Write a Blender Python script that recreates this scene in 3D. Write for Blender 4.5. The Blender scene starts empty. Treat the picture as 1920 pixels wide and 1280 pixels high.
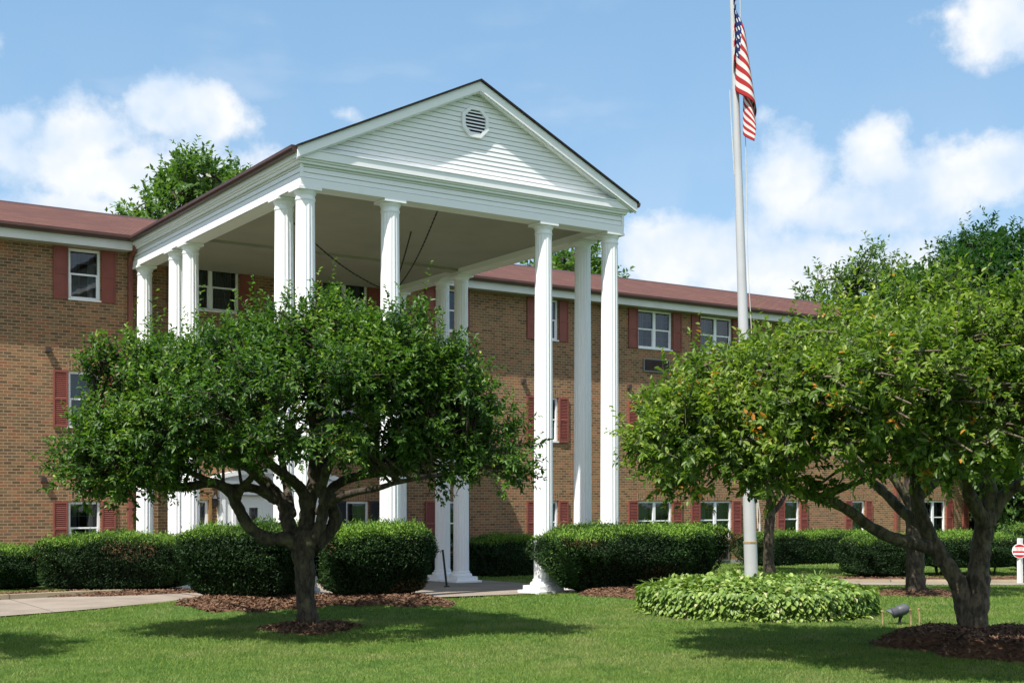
import bpy, math, random
import numpy as np
R = math.radians
rng = np.random.default_rng(7)
random.seed(7)
scn = bpy.context.scene
col = scn.collection

# ------------------------------------------------------------------ camera, sky, sun, exposure
F, HZ, YAW, EYE = 2370.0, 935.0, R(33.8), 1.7       # focal length and horizon row in photo pixels
cd = bpy.data.cameras.new("camera")
cd.sensor_width = 36.0
cd.lens = 36.0 * F / 1920.0
cd.shift_y = (HZ - 640.0) / 1920.0
cd.clip_start = 0.1
cd.clip_end = 3000.0
cam = bpy.data.objects.new("camera", cd)
cam.location = (0, 0, EYE)
cam.rotation_euler = (R(90), 0, -YAW)
col.objects.link(cam)
scn.camera = cam
FW = np.array([math.sin(YAW), math.cos(YAW), 0.0])
RT = np.array([math.cos(YAW), -math.sin(YAW), 0.0])

def at(x, y, d):
    """photo pixel at a distance d along the view axis -> world point"""
    return np.array([0, 0, EYE]) + d * (FW + RT * (x - 960) / F + np.array([0, 0, -(y - HZ) / F]))

SUN = np.array([-0.53, -0.22, 1.0]); SUN /= np.linalg.norm(SUN)
SUN_EL = math.asin(SUN[2])
SUN_AZ = math.atan2(SUN[0], SUN[1])
SKY_STRENGTH, SUN_STRENGTH, EXPOSURE = 0.115, 5.0, 0.62

sl = bpy.data.lights.new("sun", 'SUN')
sl.energy = SUN_STRENGTH
sl.angle = R(0.53)
sl.color = (1.0, 0.945, 0.85)
so = bpy.data.objects.new("sun", sl)
so.location = (-30, -10, 60)
from mathutils import Vector
so.rotation_euler = Vector((-SUN[0], -SUN[1], -SUN[2])).to_track_quat('-Z', 'Y').to_euler()
col.objects.link(so)

scn.view_settings.view_transform = 'Standard'
scn.view_settings.look = 'None'
scn.view_settings.exposure = EXPOSURE
scn.view_settings.gamma = 1.0
scn.render.engine = 'CYCLES'
scn.cycles.max_bounces = 8
scn.cycles.diffuse_bounces = 3
scn.cycles.transparent_max_bounces = 12

world = bpy.data.worlds.new("World")
scn.world = world
world.use_nodes = True
WT = world.node_tree
WT.nodes.clear()

def nd(t, typ, **kw):
    n = t.nodes.new(typ)
    for k, v in kw.items():
        setattr(n, k, v)
    return n

def mth(t, op, a, b=None, c=None, clamp=False):
    n = nd(t, 'ShaderNodeMath', operation=op, use_clamp=clamp)
    for i, v in enumerate((a, b, c)):
        if v is None:
            continue
        if isinstance(v, (int, float)):
            n.inputs[i].default_value = v
        else:
            t.links.new(v, n.inputs[i])
    return n.outputs[0]

def smooth(t, v, lo, hi):
    n = nd(t, 'ShaderNodeMapRange', interpolation_type='SMOOTHSTEP')
    t.links.new(v, n.inputs[0])
    n.inputs[1].default_value = lo
    n.inputs[2].default_value = hi
    return n.outputs[0]

def build_sky():
    t = WT
    sky = nd(t, 'ShaderNodeTexSky', sky_type='NISHITA')
    sky.sun_disc = False
    sky.sun_elevation = SUN_EL
    sky.sun_rotation = SUN_AZ
    sky.altitude = 200
    sky.air_density = 1.0
    sky.dust_density = 0.6
    sky.ozone_density = 1.6
    tc = nd(t, 'ShaderNodeTexCoord')
    sep = nd(t, 'ShaderNodeSeparateXYZ')
    t.links.new(tc.outputs['Generated'], sep.inputs[0])
    az = mth(t, 'ARCTAN2', sep.outputs[0], sep.outputs[1])
    el = mth(t, 'ARCSINE', sep.outputs[2])
    com = nd(t, 'ShaderNodeCombineXYZ')
    t.links.new(az, com.inputs[0]); t.links.new(el, com.inputs[1])
    # ragged edges: two octaves of warp on the angular position
    nz = nd(t, 'ShaderNodeTexNoise'); nz.inputs['Scale'].default_value = 22; nz.inputs['Detail'].default_value = 6
    nz.inputs['Roughness'].default_value = 0.62
    t.links.new(com.outputs[0], nz.inputs['Vector'])
    # cumulus banks: azimuth / elevation centre, angular radii, weight
    def ang(x, y):
        v = FW + RT * (x - 960) / F + np.array([0, 0, -(y - HZ) / F])
        v /= np.linalg.norm(v)
        return math.atan2(v[0], v[1]), math.asin(v[2])
    banks = [(300, 200, 75, 62, 1), (395, 215, 95, 65, 1), (170, 260, 130, 75, .95), (280, 330, 260, 95, .95),
             (20, 300, 60, 75, .8), (30, 235, 70, 45, .8), (150, 395, 200, 40, .95), (640, 215, 60, 28, .42), (0, 80, 25, 40, .6),
             (1880, 40, 110, 95, 1), (1790, 25, 70, 30, .7), (1780, 85, 40, 20, .5),
             (1475, 335, 90, 85, 1.05), (1640, 300, 75, 90, 1.05), (1750, 345, 150, 80, 1.05), (1870, 330, 110, 75, 1),
             (1600, 390, 260, 60, .9), (1290, 475, 180, 70, 1.05), (1430, 500, 210, 75, 1.05), (1690, 500, 90, 60, 1), (1560, 480, 120, 45, .9),
             (1440, 220, 35, 35, .38), (-300, 250, 220, 90, 1), (2250, 260, 260, 110, 1), (2150, 470, 300, 80, 1), (-350, 420, 300, 60, .9)]
    acc = None
    for x, y, rx, ry, w in banks:
        a0, e0 = ang(x, y)
        a1, _ = ang(x + rx, y); _, e1 = ang(x, y - ry)
        s = nd(t, 'ShaderNodeVectorMath', operation='SUBTRACT'); t.links.new(com.outputs[0], s.inputs[0]); s.inputs[1].default_value = (a0, e0, 0)
        m = nd(t, 'ShaderNodeVectorMath', operation='MULTIPLY'); t.links.new(s.outputs[0], m.inputs[0])
        m.inputs[1].default_value = (1 / (a1 - a0), 1 / (e1 - e0), 0)
        l = nd(t, 'ShaderNodeVectorMath', operation='LENGTH'); t.links.new(m.outputs[0], l.inputs[0])
        v = mth(t, 'MULTIPLY', mth(t, 'MULTIPLY_ADD', l.outputs['Value'], -0.62, 1.1), w)
        acc = v if acc is None else mth(t, 'SMOOTH_MAX', acc, v, 0.12)
    nn = mth(t, 'MULTIPLY_ADD', nz.outputs['Fac'], 1.25, -0.62)
    dens = mth(t, 'ADD', acc, nn)
    # thin veil drifting everywhere
    nv = nd(t, 'ShaderNodeTexNoise'); nv.inputs['Scale'].default_value = 5; nv.inputs['Detail'].default_value = 5
    mp = nd(t, 'ShaderNodeMapping'); mp.inputs['Scale'].default_value = (1, 2.6, 1); mp.inputs['Location'].default_value = (3.1, 1.7, 0)
    t.links.new(com.outputs[0], mp.inputs[0]); t.links.new(mp.outputs[0], nv.inputs['Vector'])
    veil = mth(t, 'MULTIPLY', smooth(t, nv.outputs['Fac'], 0.5, 0.8), 0.35)
    # paler towards the horizon, as humid summer air is
    hor = mth(t, 'MULTIPLY', smooth(t, el, 0.42, 0.0), 0.30)
    # unseen broken cloud, added behind the viewer to lift the fill on the facade
    dt = nd(t, 'ShaderNodeVectorMath', operation='DOT_PRODUCT'); t.links.new(tc.outputs['Generated'], dt.inputs[0]); dt.inputs[1].default_value = tuple(-FW)
    nb = nd(t, 'ShaderNodeTexNoise'); nb.inputs['Scale'].default_value = 4.5; nb.inputs['Detail'].default_value = 6
    t.links.new(tc.outputs['Generated'], nb.inputs['Vector'])
    back = mth(t, 'MULTIPLY', smooth(t, dt.outputs['Value'], 0.0, 0.35), smooth(t, nb.outputs['Fac'], 0.36, 0.52))
    cov = mth(t, 'MAXIMUM', smooth(t, dens, 0.27, 0.80), mth(t, 'MAXIMUM', mth(t, 'MAXIMUM', veil, hor), back))
    # clouds: white heads, faintly blue-grey where thick and low
    n2 = nd(t, 'ShaderNodeTexNoise'); n2.inputs['Scale'].default_value = 14; n2.inputs['Detail'].default_value = 4
    mp2 = nd(t, 'ShaderNodeMapping'); mp2.inputs['Location'].default_value = (0.9, 0.035, 4)
    t.links.new(com.outputs[0], mp2.inputs[0]); t.links.new(mp2.outputs[0], n2.inputs['Vector'])
    ramp = nd(t, 'ShaderNodeValToRGB')
    ramp.color_ramp.elements[0].position = 0.35; ramp.color_ramp.elements[0].color = (0.58, 0.73, 0.92, 1)
    ramp.color_ramp.elements[1].position = 0.6; ramp.color_ramp.elements[1].color = (0.93, 0.95, 0.98, 1)
    t.links.new(n2.outputs['Fac'], ramp.inputs[0])
    b1 = nd(t, 'ShaderNodeBackground'); b1.inputs[1].default_value = SKY_STRENGTH
    tint = nd(t, 'ShaderNodeMix', data_type='RGBA', blend_type='MULTIPLY'); tint.inputs[0].default_value = 1
    t.links.new(sky.outputs[0], tint.inputs[6]); tint.inputs[7].default_value = (0.98, 1.01, 1.0, 1)
    t.links.new(tint.outputs[2], b1.inputs[0])
    # humid summer air: the blue is washed towards a pale tone
    b3 = nd(t, 'ShaderNodeBackground'); b3.inputs[0].default_value = (0.245, 0.475, 0.72, 1); b3.inputs[1].default_value = 0.80
    air = nd(t, 'ShaderNodeMixShader'); air.inputs[0].default_value = 0.5
    t.links.new(b1.outputs[0], air.inputs[1]); t.links.new(b3.outputs[0], air.inputs[2])
    b2 = nd(t, 'ShaderNodeBackground'); b2.inputs[1].default_value = 0.70
    t.links.new(ramp.outputs[0], b2.inputs[0])
    mx = nd(t, 'ShaderNodeMixShader')
    t.links.new(cov, mx.inputs[0]); t.links.new(air.outputs[0], mx.inputs[1]); t.links.new(b2.outputs[0], mx.inputs[2])
    out = nd(t, 'ShaderNodeOutputWorld')
    t.links.new(mx.outputs[0], out.inputs[0])
build_sky()

# ------------------------------------------------------------------ helpers
class MB:
    def __init__(s): s.v = []; s.f = []
    def quad(s, a, b, c, d):
        n = len(s.v); s.v += [tuple(a), tuple(b), tuple(c), tuple(d)]; s.f.append((n, n+1, n+2, n+3)); return s
    def poly(s, pts):
        n = len(s.v); s.v += [tuple(p) for p in pts]; s.f.append(tuple(range(n, n+len(pts)))); return s
    def box(s, x0, x1, y0, y1, z0, z1):
        n = len(s.v)
        s.v += [(x0,y0,z0),(x1,y0,z0),(x1,y1,z0),(x0,y1,z0),(x0,y0,z1),(x1,y0,z1),(x1,y1,z1),(x0,y1,z1)]
        s.f += [(n,n+3,n+2,n+1),(n+4,n+5,n+6,n+7),(n,n+1,n+5,n+4),(n+1,n+2,n+6,n+5),(n+2,n+3,n+7,n+6),(n+3,n,n+4,n+7)]
        return s
    def prism(s, poly, y0, y1):                     # polygon in XZ (counter-clockwise seen from -Y) pushed along Y
        n = len(s.v); k = len(poly)
        s.v += [(x, y0, z) for x, z in poly] + [(x, y1, z) for x, z in poly]
        s.f.append(tuple(range(n, n+k))); s.f.append(tuple(range(n+2*k-1, n+k-1, -1)))
        for i in range(k):
            j = (i+1) % k
            s.f.append((n+j, n+i, n+k+i, n+k+j))
        return s
    def tube(s, pts, rad, n=8, cap=True):
        pts = np.array(pts, float); k = len(pts)
        rad = np.broadcast_to(np.array(rad, float), (k,))
        tan = np.gradient(pts, axis=0); tan /= np.linalg.norm(tan, axis=1)[:, None] + 1e-9
        up = np.array([0.3, 0.2, 1.0]) if abs(tan[0][2]) < 0.9 else np.array([1.0, 0.1, 0])
        base = len(s.v); u = np.cross(tan[0], up); u /= np.linalg.norm(u)
        for i in range(k):
            u = u - tan[i] * (u @ tan[i]); u /= np.linalg.norm(u) + 1e-9
            w = np.cross(tan[i], u)
            for j in range(n):
                a = 2*math.pi*j/n
                s.v.append(tuple(pts[i] + rad[i]*(math.cos(a)*u + math.sin(a)*w)))
        for i in range(k-1):
            for j in range(n):
                a = base+i*n+j; b = base+i*n+(j+1) % n
                s.f.append((a, b, b+n, a+n))
        if cap:
            s.f.append(tuple(base+j for j in range(n-1, -1, -1))); s.f.append(tuple(base+(k-1)*n+j for j in range(n)))
        return s
    def lathe(s, prof, cx, cy, n=24):
        return s.tube([(cx, cy, z) for r, z in prof], [r for r, z in prof], n)
    def add(s, v, f):
        n = len(s.v); s.v += [tuple(p) for p in v]; s.f += [tuple(n+i for i in q) for q in f]; return s
    def build(s, name, m, parent=None, smooth=False):
        return mesh_obj(name, s.v, s.f, m, parent, smooth)

def wloc(o):
    p = np.zeros(3)
    while o is not None:
        p = p + np.array(o.location); o = o.parent
    return p

def mesh_obj(name, v, f, m, parent=None, smooth=False, attrs=None, uv=None):
    me = bpy.data.meshes.new(name)
    v = np.asarray(v, float)
    if parent is not None:
        v = v - wloc(parent)
    if isinstance(f, np.ndarray):
        k = f.shape[1]
        me.vertices.add(len(v)); me.vertices.foreach_set('co', v.astype(np.float32).ravel())
        me.loops.add(f.size); me.loops.foreach_set('vertex_index', f.astype(np.int32).ravel())
        me.polygons.add(len(f)); me.polygons.foreach_set('loop_start', np.arange(0, f.size, k, dtype=np.int32))
        me.update(calc_edges=True)
    else:
        me.from_pydata([tuple(p) for p in v], [], f)
        me.update()
    if smooth:
        me.polygons.foreach_set('use_smooth', [True]*len(me.polygons))
    for an, vals in (attrs or {}).items():
        a = me.attributes.new(an, 'FLOAT', 'POINT'); a.data.foreach_set('value', np.asarray(vals, np.float32))
    if uv is not None:
        a = me.attributes.new('flaguv', 'FLOAT_VECTOR', 'POINT'); a.data.foreach_set('vector', np.asarray(uv, np.float32).ravel())
    me.materials.append(m)
    o = bpy.data.objects.new(name, me); col.objects.link(o)
    if parent is not None:
        o.parent = parent
    return o

def tag(o, label=None, cat=None, group=None, kind=None):
    for k, v in (('label', label), ('category', cat), ('group', group), ('kind', kind)):
        if v: o[k] = v
    return o

def thing(name, label, cat, loc=(0, 0, 0), group=None):
    o = bpy.data.objects.new(name, None); col.objects.link(o); o.location = [float(c) for c in loc]
    o.empty_display_size = 0.2
    return tag(o, label, cat, group)

def copy_part(o, parent, dx=0, dy=0, dz=0):         # a part and its sub-parts
    c = o.copy(); col.objects.link(c); c.parent = parent
    c.location = (o.location[0]+dx, o.location[1]+dy, o.location[2]+dz)
    for ch in o.children:
        k = ch.copy(); col.objects.link(k); k.parent = c
    return c

# ------------------------------------------------------------------ materials
def newmat(name):
    m = bpy.data.materials.new(name); m.use_nodes = True
    t = m.node_tree; t.nodes.clear()
    out = nd(t, 'ShaderNodeOutputMaterial')
    p = nd(t, 'ShaderNodeBsdfPrincipled')
    t.links.new(p.outputs[0], out.inputs[0])
    return m, t, p, out

def objco(t):
    return nd(t, 'ShaderNodeTexCoord').outputs['Object']
def worldpos(t):
    return nd(t, 'ShaderNodeNewGeometry').outputs['Position']

def noise(t, vec, scale, detail=4, rough=0.55):
    n = nd(t, 'ShaderNodeTexNoise'); n.inputs['Scale'].default_value = scale; n.inputs['Detail'].default_value = detail
    n.inputs['Roughness'].default_value = rough
    t.links.new(vec, n.inputs['Vector']); return n.outputs['Fac']

def mixc(t, fac, a, b, mode='MIX'):
    n = nd(t, 'ShaderNodeMix', data_type='RGBA', blend_type=mode)
    for i, v in ((0, fac), (6, a), (7, b)):
        if isinstance(v, (int, float)): n.inputs[i].default_value = v
        elif isinstance(v, tuple): n.inputs[i].default_value = v if len(v) == 4 else v + (1,)
        else: t.links.new(v, n.inputs[i])
    return n.outputs[2]

def bump(t, p, h, strength=0.3, dist=0.01):
    b = nd(t, 'ShaderNodeBump'); b.inputs['Strength'].default_value = strength; b.inputs['Distance'].default_value = dist
    t.links.new(h, b.inputs['Height']); t.links.new(b.outputs[0], p.inputs['Normal'])

def plain(name, c, rough=0.5, var=0.12, scale=6, metal=0, c2=None, bumps=0.15, bscale=60, spec=0.4):
    m, t, p, o = newmat(name)
    v = worldpos(t)
    f = noise(t, v, scale, 5)
    c2 = c2 or tuple(x*(1-var*1.6) for x in c)
    t.links.new(mixc(t, smooth(t, f, 0.35, 0.75), c, c2), p.inputs['Base Color'])
    p.inputs['Roughness'].default_value = rough
    p.inputs['Metallic'].default_value = metal
    p.inputs['Specular IOR Level'].default_value = spec
    if bumps: bump(t, p, noise(t, v, bscale, 3), bumps, 0.004)
    return m

def paint_mat(name, c):
    m, t, p, o = newmat(name)
    v = worldpos(t)
    mp = nd(t, 'ShaderNodeMapping'); mp.inputs['Scale'].default_value = (9, 9, .35); t.links.new(v, mp.inputs[0])
    st = smooth(t, noise(t, mp.outputs[0], 1.0, 5, .6), .5, .8)
    g = smooth(t, noise(t, v, 1.3, 5), .45, .8)
    k = mixc(t, mth(t, 'MULTIPLY', mth(t, 'MULTIPLY', st, g), .55), c, (c[0]*.72, c[1]*.70, c[2]*.64))
    k = mixc(t, mth(t, 'MULTIPLY', smooth(t, noise(t, v, 26, 3), .66, .78), .25), k, (.45, .42, .36))
    t.links.new(k, p.inputs['Base Color']); p.inputs['Roughness'].default_value = .5; p.inputs['Specular IOR Level'].default_value = .35
    bump(t, p, noise(t, v, 35, 3), .08, .004)
    return m

def brick_mat(name, soldier=False):
    m, t, p, o = newmat(name)
    v = worldpos(t)
    sep = nd(t, 'ShaderNodeSeparateXYZ'); t.links.new(v, sep.inputs[0])
    com = nd(t, 'ShaderNodeCombineXYZ')
    xy = mth(t, 'ADD', sep.outputs[0], sep.outputs[1])
    if soldier:
        t.links.new(sep.outputs[2], com.inputs[0]); t.links.new(xy, com.inputs[1])
    else:
        t.links.new(xy, com.inputs[0]); t.links.new(sep.outputs[2], com.inputs[1])
    b = nd(t, 'ShaderNodeTexBrick')
    b.offset = 0.5
    t.links.new(com.outputs[0], b.inputs['Vector'])
    b.inputs['Scale'].default_value = 1.0
    b.inputs['Brick Width'].default_value = 0.17
    b.inputs['Row Height'].default_value = 0.067
    b.inputs['Mortar Size'].default_value = 0.007
    b.inputs['Mortar Smooth'].default_value = 0.2
    b.inputs['Bias'].default_value = 0.0
    b.inputs['Color1'].default_value = (0.0, 0, 0, 1)
    b.inputs['Color2'].default_value = (1, 1, 1, 1)
    b.inputs['Mortar'].default_value = (0.5, 0.5, 0.5, 1)
    r = nd(t, 'ShaderNodeValToRGB')
    e = r.color_ramp.elements
    e[0].position = 0.0; e[0].color = (0.13, 0.098, 0.075, 1)
    e[1].position = 1.0; e[1].color = (0.37, 0.19, 0.12, 1)
    for pos, c in ((0.14, (0.155, 0.120, 0.092)), (0.3, (0.26, 0.175, 0.115)), (0.42, (0.20, 0.165, 0.125)), (0.6, (0.30, 0.20, 0.13)), (0.75, (0.37, 0.25, 0.16)), (0.88, (0.33, 0.155, 0.105))):
        k = e.new(pos); k.color = c + (1,)
    t.links.new(b.outputs['Color'], r.inputs[0])
    f1 = noise(t, v, 0.55, 4); f2 = noise(t, v, 40, 3)
    c = mixc(t, smooth(t, f1, 0.35, 0.72), r.outputs[0], mixc(t, 1.0, r.outputs[0], (0.80, 0.83, 0.86), 'MULTIPLY'))
    c = mixc(t, mth(t, 'MULTIPLY', f2, 0.35), c, (0.16, 0.10, 0.065))
    mpw = nd(t, 'ShaderNodeMapping'); mpw.inputs['Scale'].default_value = (1.6, 1.6, .22); t.links.new(v, mpw.inputs[0])
    c = mixc(t, mth(t, 'MULTIPLY', smooth(t, noise(t, mpw.outputs[0], 1.0, 6, .62), .5, .72), .28), c, (0.12, 0.09, 0.07))
    mort = mixc(t, noise(t, v, 8, 3), (0.50, 0.40, 0.285), (0.40, 0.315, 0.22))
    c = mixc(t, mth(t, 'MULTIPLY', b.outputs['Fac'], 0.9), c, mort)
    c = mixc(t, 1.0, c, (0.96, 0.825, 0.69), 'MULTIPLY')
    t.links.new(c, p.inputs['Base Color'])
    p.inputs['Roughness'].default_value = 0.9
    p.inputs['Specular IOR Level'].default_value = 0.2
    hh = mth(t, 'SUBTRACT', mth(t, 'MULTIPLY', f2, 0.3), b.outputs['Fac'])
    bump(t, p, hh, 0.6, 0.008)
    return m

def shingle_mat(name, c, c2):
    m, t, p, o = newmat(name)
    v = worldpos(t)
    sep = nd(t, 'ShaderNodeSeparateXYZ'); t.links.new(v, sep.inputs[0])
    com = nd(t, 'ShaderNodeCombineXYZ')
    t.links.new(sep.outputs[0], com.inputs[0]); t.links.new(mth(t, 'MULTIPLY', sep.outputs[1], 1.04), com.inputs[1])
    b = nd(t, 'ShaderNodeTexBrick'); t.links.new(com.outputs[0], b.inputs['Vector'])
    b.inputs['Scale'].default_value = 1; b.inputs['Brick Width'].default_value = 0.3; b.inputs['Row Height'].default_value = 0.14
    b.inputs['Mortar Size'].default_value = 0.012
    b.inputs['Color1'].default_value = c + (1,); b.inputs['Color2'].default_value = c2 + (1,)
    b.inputs['Mortar'].default_value = tuple(x*0.35 for x in c) + (1,)
    mp = nd(t, 'ShaderNodeMapping'); mp.inputs['Scale'].default_value = (1, 0.35, 0.35); t.links.new(v, mp.inputs[0])
    st = smooth(t, noise(t, mp.outputs[0], 0.9, 5), 0.4, 0.75)
    t.links.new(mixc(t, mth(t, 'MULTIPLY', st, 0.8), b.outputs['Color'], (c[0]*0.55, c[1]*0.55, c[2]*0.6)), p.inputs['Base Color'])
    p.inputs['Roughness'].default_value = 0.95
    p.inputs['Specular IOR Level'].default_value = 0.25
    bump(t, p, mth(t, 'SUBTRACT', noise(t, v, 90, 2), b.outputs['Fac']), 0.5, 0.006)
    return m

def leaf_mat(name, dark, mid, light, odd=None, transl=0.4, rough=0.42):
    m, t, p, out = newmat(name)
    a = nd(t, 'ShaderNodeAttribute', attribute_name='tone')
    r = nd(t, 'ShaderNodeValToRGB')
    e = r.color_ramp.elements
    e[0].position = 0; e[0].color = dark + (1,)
    e[1].position = 0.93; e[1].color = light + (1,)
    k = e.new(0.5); k.color = mid + (1,)
    if odd:
        k = e.new(0.965); k.color = light + (1,)
        k = e.new(0.972); k.color = odd + (1,)
    t.links.new(a.outputs['Fac'], r.inputs[0])
    t.links.new(r.outputs[0], p.inputs['Base Color'])
    p.inputs['Roughness'].default_value = rough
    p.inputs['Specular IOR Level'].default_value = 0.35
    tr = nd(t, 'ShaderNodeBsdfTranslucent')
    t.links.new(mixc(t, 1.0, r.outputs[0], (1.3, 1.5, 0.55), 'MULTIPLY'), tr.inputs[0])
    mx = nd(t, 'ShaderNodeMixShader'); mx.inputs[0].default_value = transl
    t.links.new(p.outputs[0], mx.inputs[1]); t.links.new(tr.outputs[0], mx.inputs[2]); t.links.new(mx.outputs[0], out.inputs[0])
    return m

def bark_mat(name, a, b, lichen):
    m, t, p, o = newmat(name)
    v = worldpos(t)
    mp = nd(t, 'ShaderNodeMapping'); mp.inputs['Scale'].default_value = (1, 1, 0.35); t.links.new(v, mp.inputs[0])
    f = noise(t, mp.outputs[0], 18, 6, 0.65)
    g = noise(t, v, 5, 5, 0.6)
    c = mixc(t, smooth(t, f, 0.38, 0.66), a, b)
    c = mixc(t, mth(t, 'MULTIPLY', smooth(t, g, 0.54, 0.68), 0.75), c, lichen)
    t.links.new(c, p.inputs['Base Color'])
    p.inputs['Roughness'].default_value = 0.92
    bump(t, p, f, 1.0, 0.03)
    return m

def glass_mat(name):
    m, t, p, out = newmat(name)
    t.nodes.remove(p)
    fr = nd(t, 'ShaderNodeFresnel'); fr.inputs[0].default_value = 1.52
    tr = nd(t, 'ShaderNodeBsdfTransparent'); tr.inputs[0].default_value = (0.62, 0.68, 0.70, 1)
    gl = nd(t, 'ShaderNodeBsdfGlossy'); gl.inputs['Roughness'].default_value = 0.02; gl.inputs[0].default_value = (0.9, 0.95, 1, 1)
    v = worldpos(t)
    b = nd(t, 'ShaderNodeBump'); b.inputs['Strength'].default_value = 0.12; b.inputs['Distance'].default_value = 0.02
    t.links.new(noise(t, v, 2.2, 2), b.inputs['Height']); t.links.new(b.outputs[0], gl.inputs['Normal'])
    mx = nd(t, 'ShaderNodeMixShader')
    t.links.new(mth(t, 'MULTIPLY', fr.outputs[0], 1.6, clamp=True), mx.inputs[0])
    t.links.new(tr.outputs[0], mx.inputs[1]); t.links.new(gl.outputs[0], mx.inputs[2]); t.links.new(mx.outputs[0], out.inputs[0])
    return m

def grass_ground_mat(name):
    m, t, p, o = newmat(name)
    v = worldpos(t)
    f1 = noise(t, v, 0.45, 5); f2 = noise(t, v, 6, 5, 0.7); f3 = noise(t, v, 70, 4, 0.7)
    c = mixc(t, smooth(t, f2, 0.3, 0.7), (0.042, 0.105, 0.020), (0.085, 0.165, 0.036))
    c = mixc(t, mth(t, 'MULTIPLY', smooth(t, f1, 0.5, 0.75), 0.4), c, (0.17, 0.19, 0.06))
    c = mixc(t, mth(t, 'MULTIPLY', smooth(t, f3, 0.5, 0.8), 0.6), c, (0.03, 0.065, 0.014))
    t.links.new(c, p.inputs['Base Color'])
    p.inputs['Roughness'].default_value = 0.95; p.inputs['Specular IOR Level'].default_value = 0.1
    bump(t, p, f3, 0.8, 0.03)
    return m

def grass_blade_mat(name):
    m, t, p, out = newmat(name)
    a = nd(t, 'ShaderNodeAttribute', attribute_name='tone')
    v = worldpos(t)
    f1 = noise(t, v, 0.4, 4); f2 = noise(t, v, 1.6, 4, 0.6)
    c = mixc(t, a.outputs['Fac'], (0.115, 0.20, 0.030), (0.25, 0.335, 0.066))
    c = mixc(t, mth(t, 'MULTIPLY', smooth(t, f1, 0.46, 0.68), 0.55), c, (0.30, 0.31, 0.11))
    c = mixc(t, mth(t, 'MULTIPLY', smooth(t, f2, 0.52, 0.68), 0.5), c, (0.33, 0.33, 0.13))
    c = mixc(t, mth(t, 'MULTIPLY', smooth(t, f2, 0.47, 0.32), 0.55), c, (0.055, 0.14, 0.022))
    t.links.new(c, p.inputs['Base Color'])
    p.inputs['Roughness'].default_value = 0.6; p.inputs['Specular IOR Level'].default_value = 0.25
    tr = nd(t, 'ShaderNodeBsdfTranslucent'); t.links.new(c, tr.inputs[0])
    mx = nd(t, 'ShaderNodeMixShader'); mx.inputs[0].default_value = 0.35
    t.links.new(p.outputs[0], mx.inputs[1]); t.links.new(tr.outputs[0], mx.inputs[2]); t.links.new(mx.outputs[0], out.inputs[0])
    return m

def concrete_mat(name, c):
    m, t, p, o = newmat(name)
    v = worldpos(t)
    f = noise(t, v, 1.1, 6, 0.6); g = noise(t, v, 60, 3)
    k = mixc(t, smooth(t, f, 0.35, 0.7), c, tuple(x*0.72 for x in c))
    k = mixc(t, mth(t, 'MULTIPLY', g, 0.35), k, tuple(x*0.5 for x in c))
    sep = nd(t, 'ShaderNodeSeparateXYZ'); t.links.new(v, sep.inputs[0])
    for ax, sp in ((0, 2.6), (1, 3.4)):
        jn = mth(t, 'LESS_THAN', mth(t, 'ABSOLUTE', mth(t, 'WRAP', mth(t, 'ADD', sep.outputs[ax], .4), sp/2, -sp/2)), .014)
        k = mixc(t, mth(t, 'MULTIPLY', jn, .75), k, (.10, .09, .08))
    k = mixc(t, mth(t, 'MULTIPLY', smooth(t, noise(t, v, 2.7, 6, .7), .58, .72), .4), k, tuple(x*0.55 for x in c))
    t.links.new(k, p.inputs['Base Color']); p.inputs['Roughness'].default_value = 0.9; p.inputs['Specular IOR Level'].default_value = 0.2
    bump(t, p, g, 0.3, 0.005)
    return m

def flag_mat(name):
    m, t, p, out = newmat(name)
    a = nd(t, 'ShaderNodeAttribute', attribute_name='flaguv')
    sep = nd(t, 'ShaderNodeSeparateXYZ'); t.links.new(a.outputs['Vector'], sep.inputs[0])
    u, w = sep.outputs[0], sep.outputs[1]                     # u along the fly, w up the hoist
    st = mth(t, 'MODULO', mth(t, 'FLOOR', mth(t, 'MULTIPLY', w, 13)), 2.0)
    stripes = mixc(t, st, (0.50, 0.045, 0.05), (0.80, 0.78, 0.76))
    incan = mth(t, 'MULTIPLY', mth(t, 'LESS_THAN', u, 0.4), mth(t, 'GREATER_THAN', w, 6/13))
    # stars on a staggered grid
    cu = mth(t, 'MULTIPLY', u, 6/0.4); cv = mth(t, 'MULTIPLY', mth(t, 'SUBTRACT', w, 6/13), 9/(7/13))
    row = mth(t, 'FLOOR', cv)
    cu2 = mth(t, 'ADD', cu, mth(t, 'MULTIPLY', mth(t, 'MODULO', row, 2.0), 0.5))
    du = mth(t, 'SUBTRACT', mth(t, 'FRACT', cu2), 0.5); dv = mth(t, 'MULTIPLY', mth(t, 'SUBTRACT', mth(t, 'FRACT', cv), 0.5), 0.8)
    dd = mth(t, 'SQRT', mth(t, 'ADD', mth(t, 'MULTIPLY', du, du), mth(t, 'MULTIPLY', dv, dv)))
    star = mth(t, 'LESS_THAN', dd, 0.24)
    can = mixc(t, star, (0.03, 0.045, 0.17), (0.80, 0.80, 0.80))
    c = mixc(t, incan, stripes, can)
    t.links.new(c, p.inputs['Base Color']); p.inputs['Roughness'].default_value = 0.8; p.inputs['Specular IOR Level'].default_value = 0.15
    tr = nd(t, 'ShaderNodeBsdfTranslucent'); t.links.new(c, tr.inputs[0])
    mx = nd(t, 'ShaderNodeMixShader'); mx.inputs[0].default_value = 0.3
    t.links.new(p.outputs[0], mx.inputs[1]); t.links.new(tr.outputs[0], mx.inputs[2]); t.links.new(mx.outputs[0], out.inputs[0])
    return m

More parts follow.
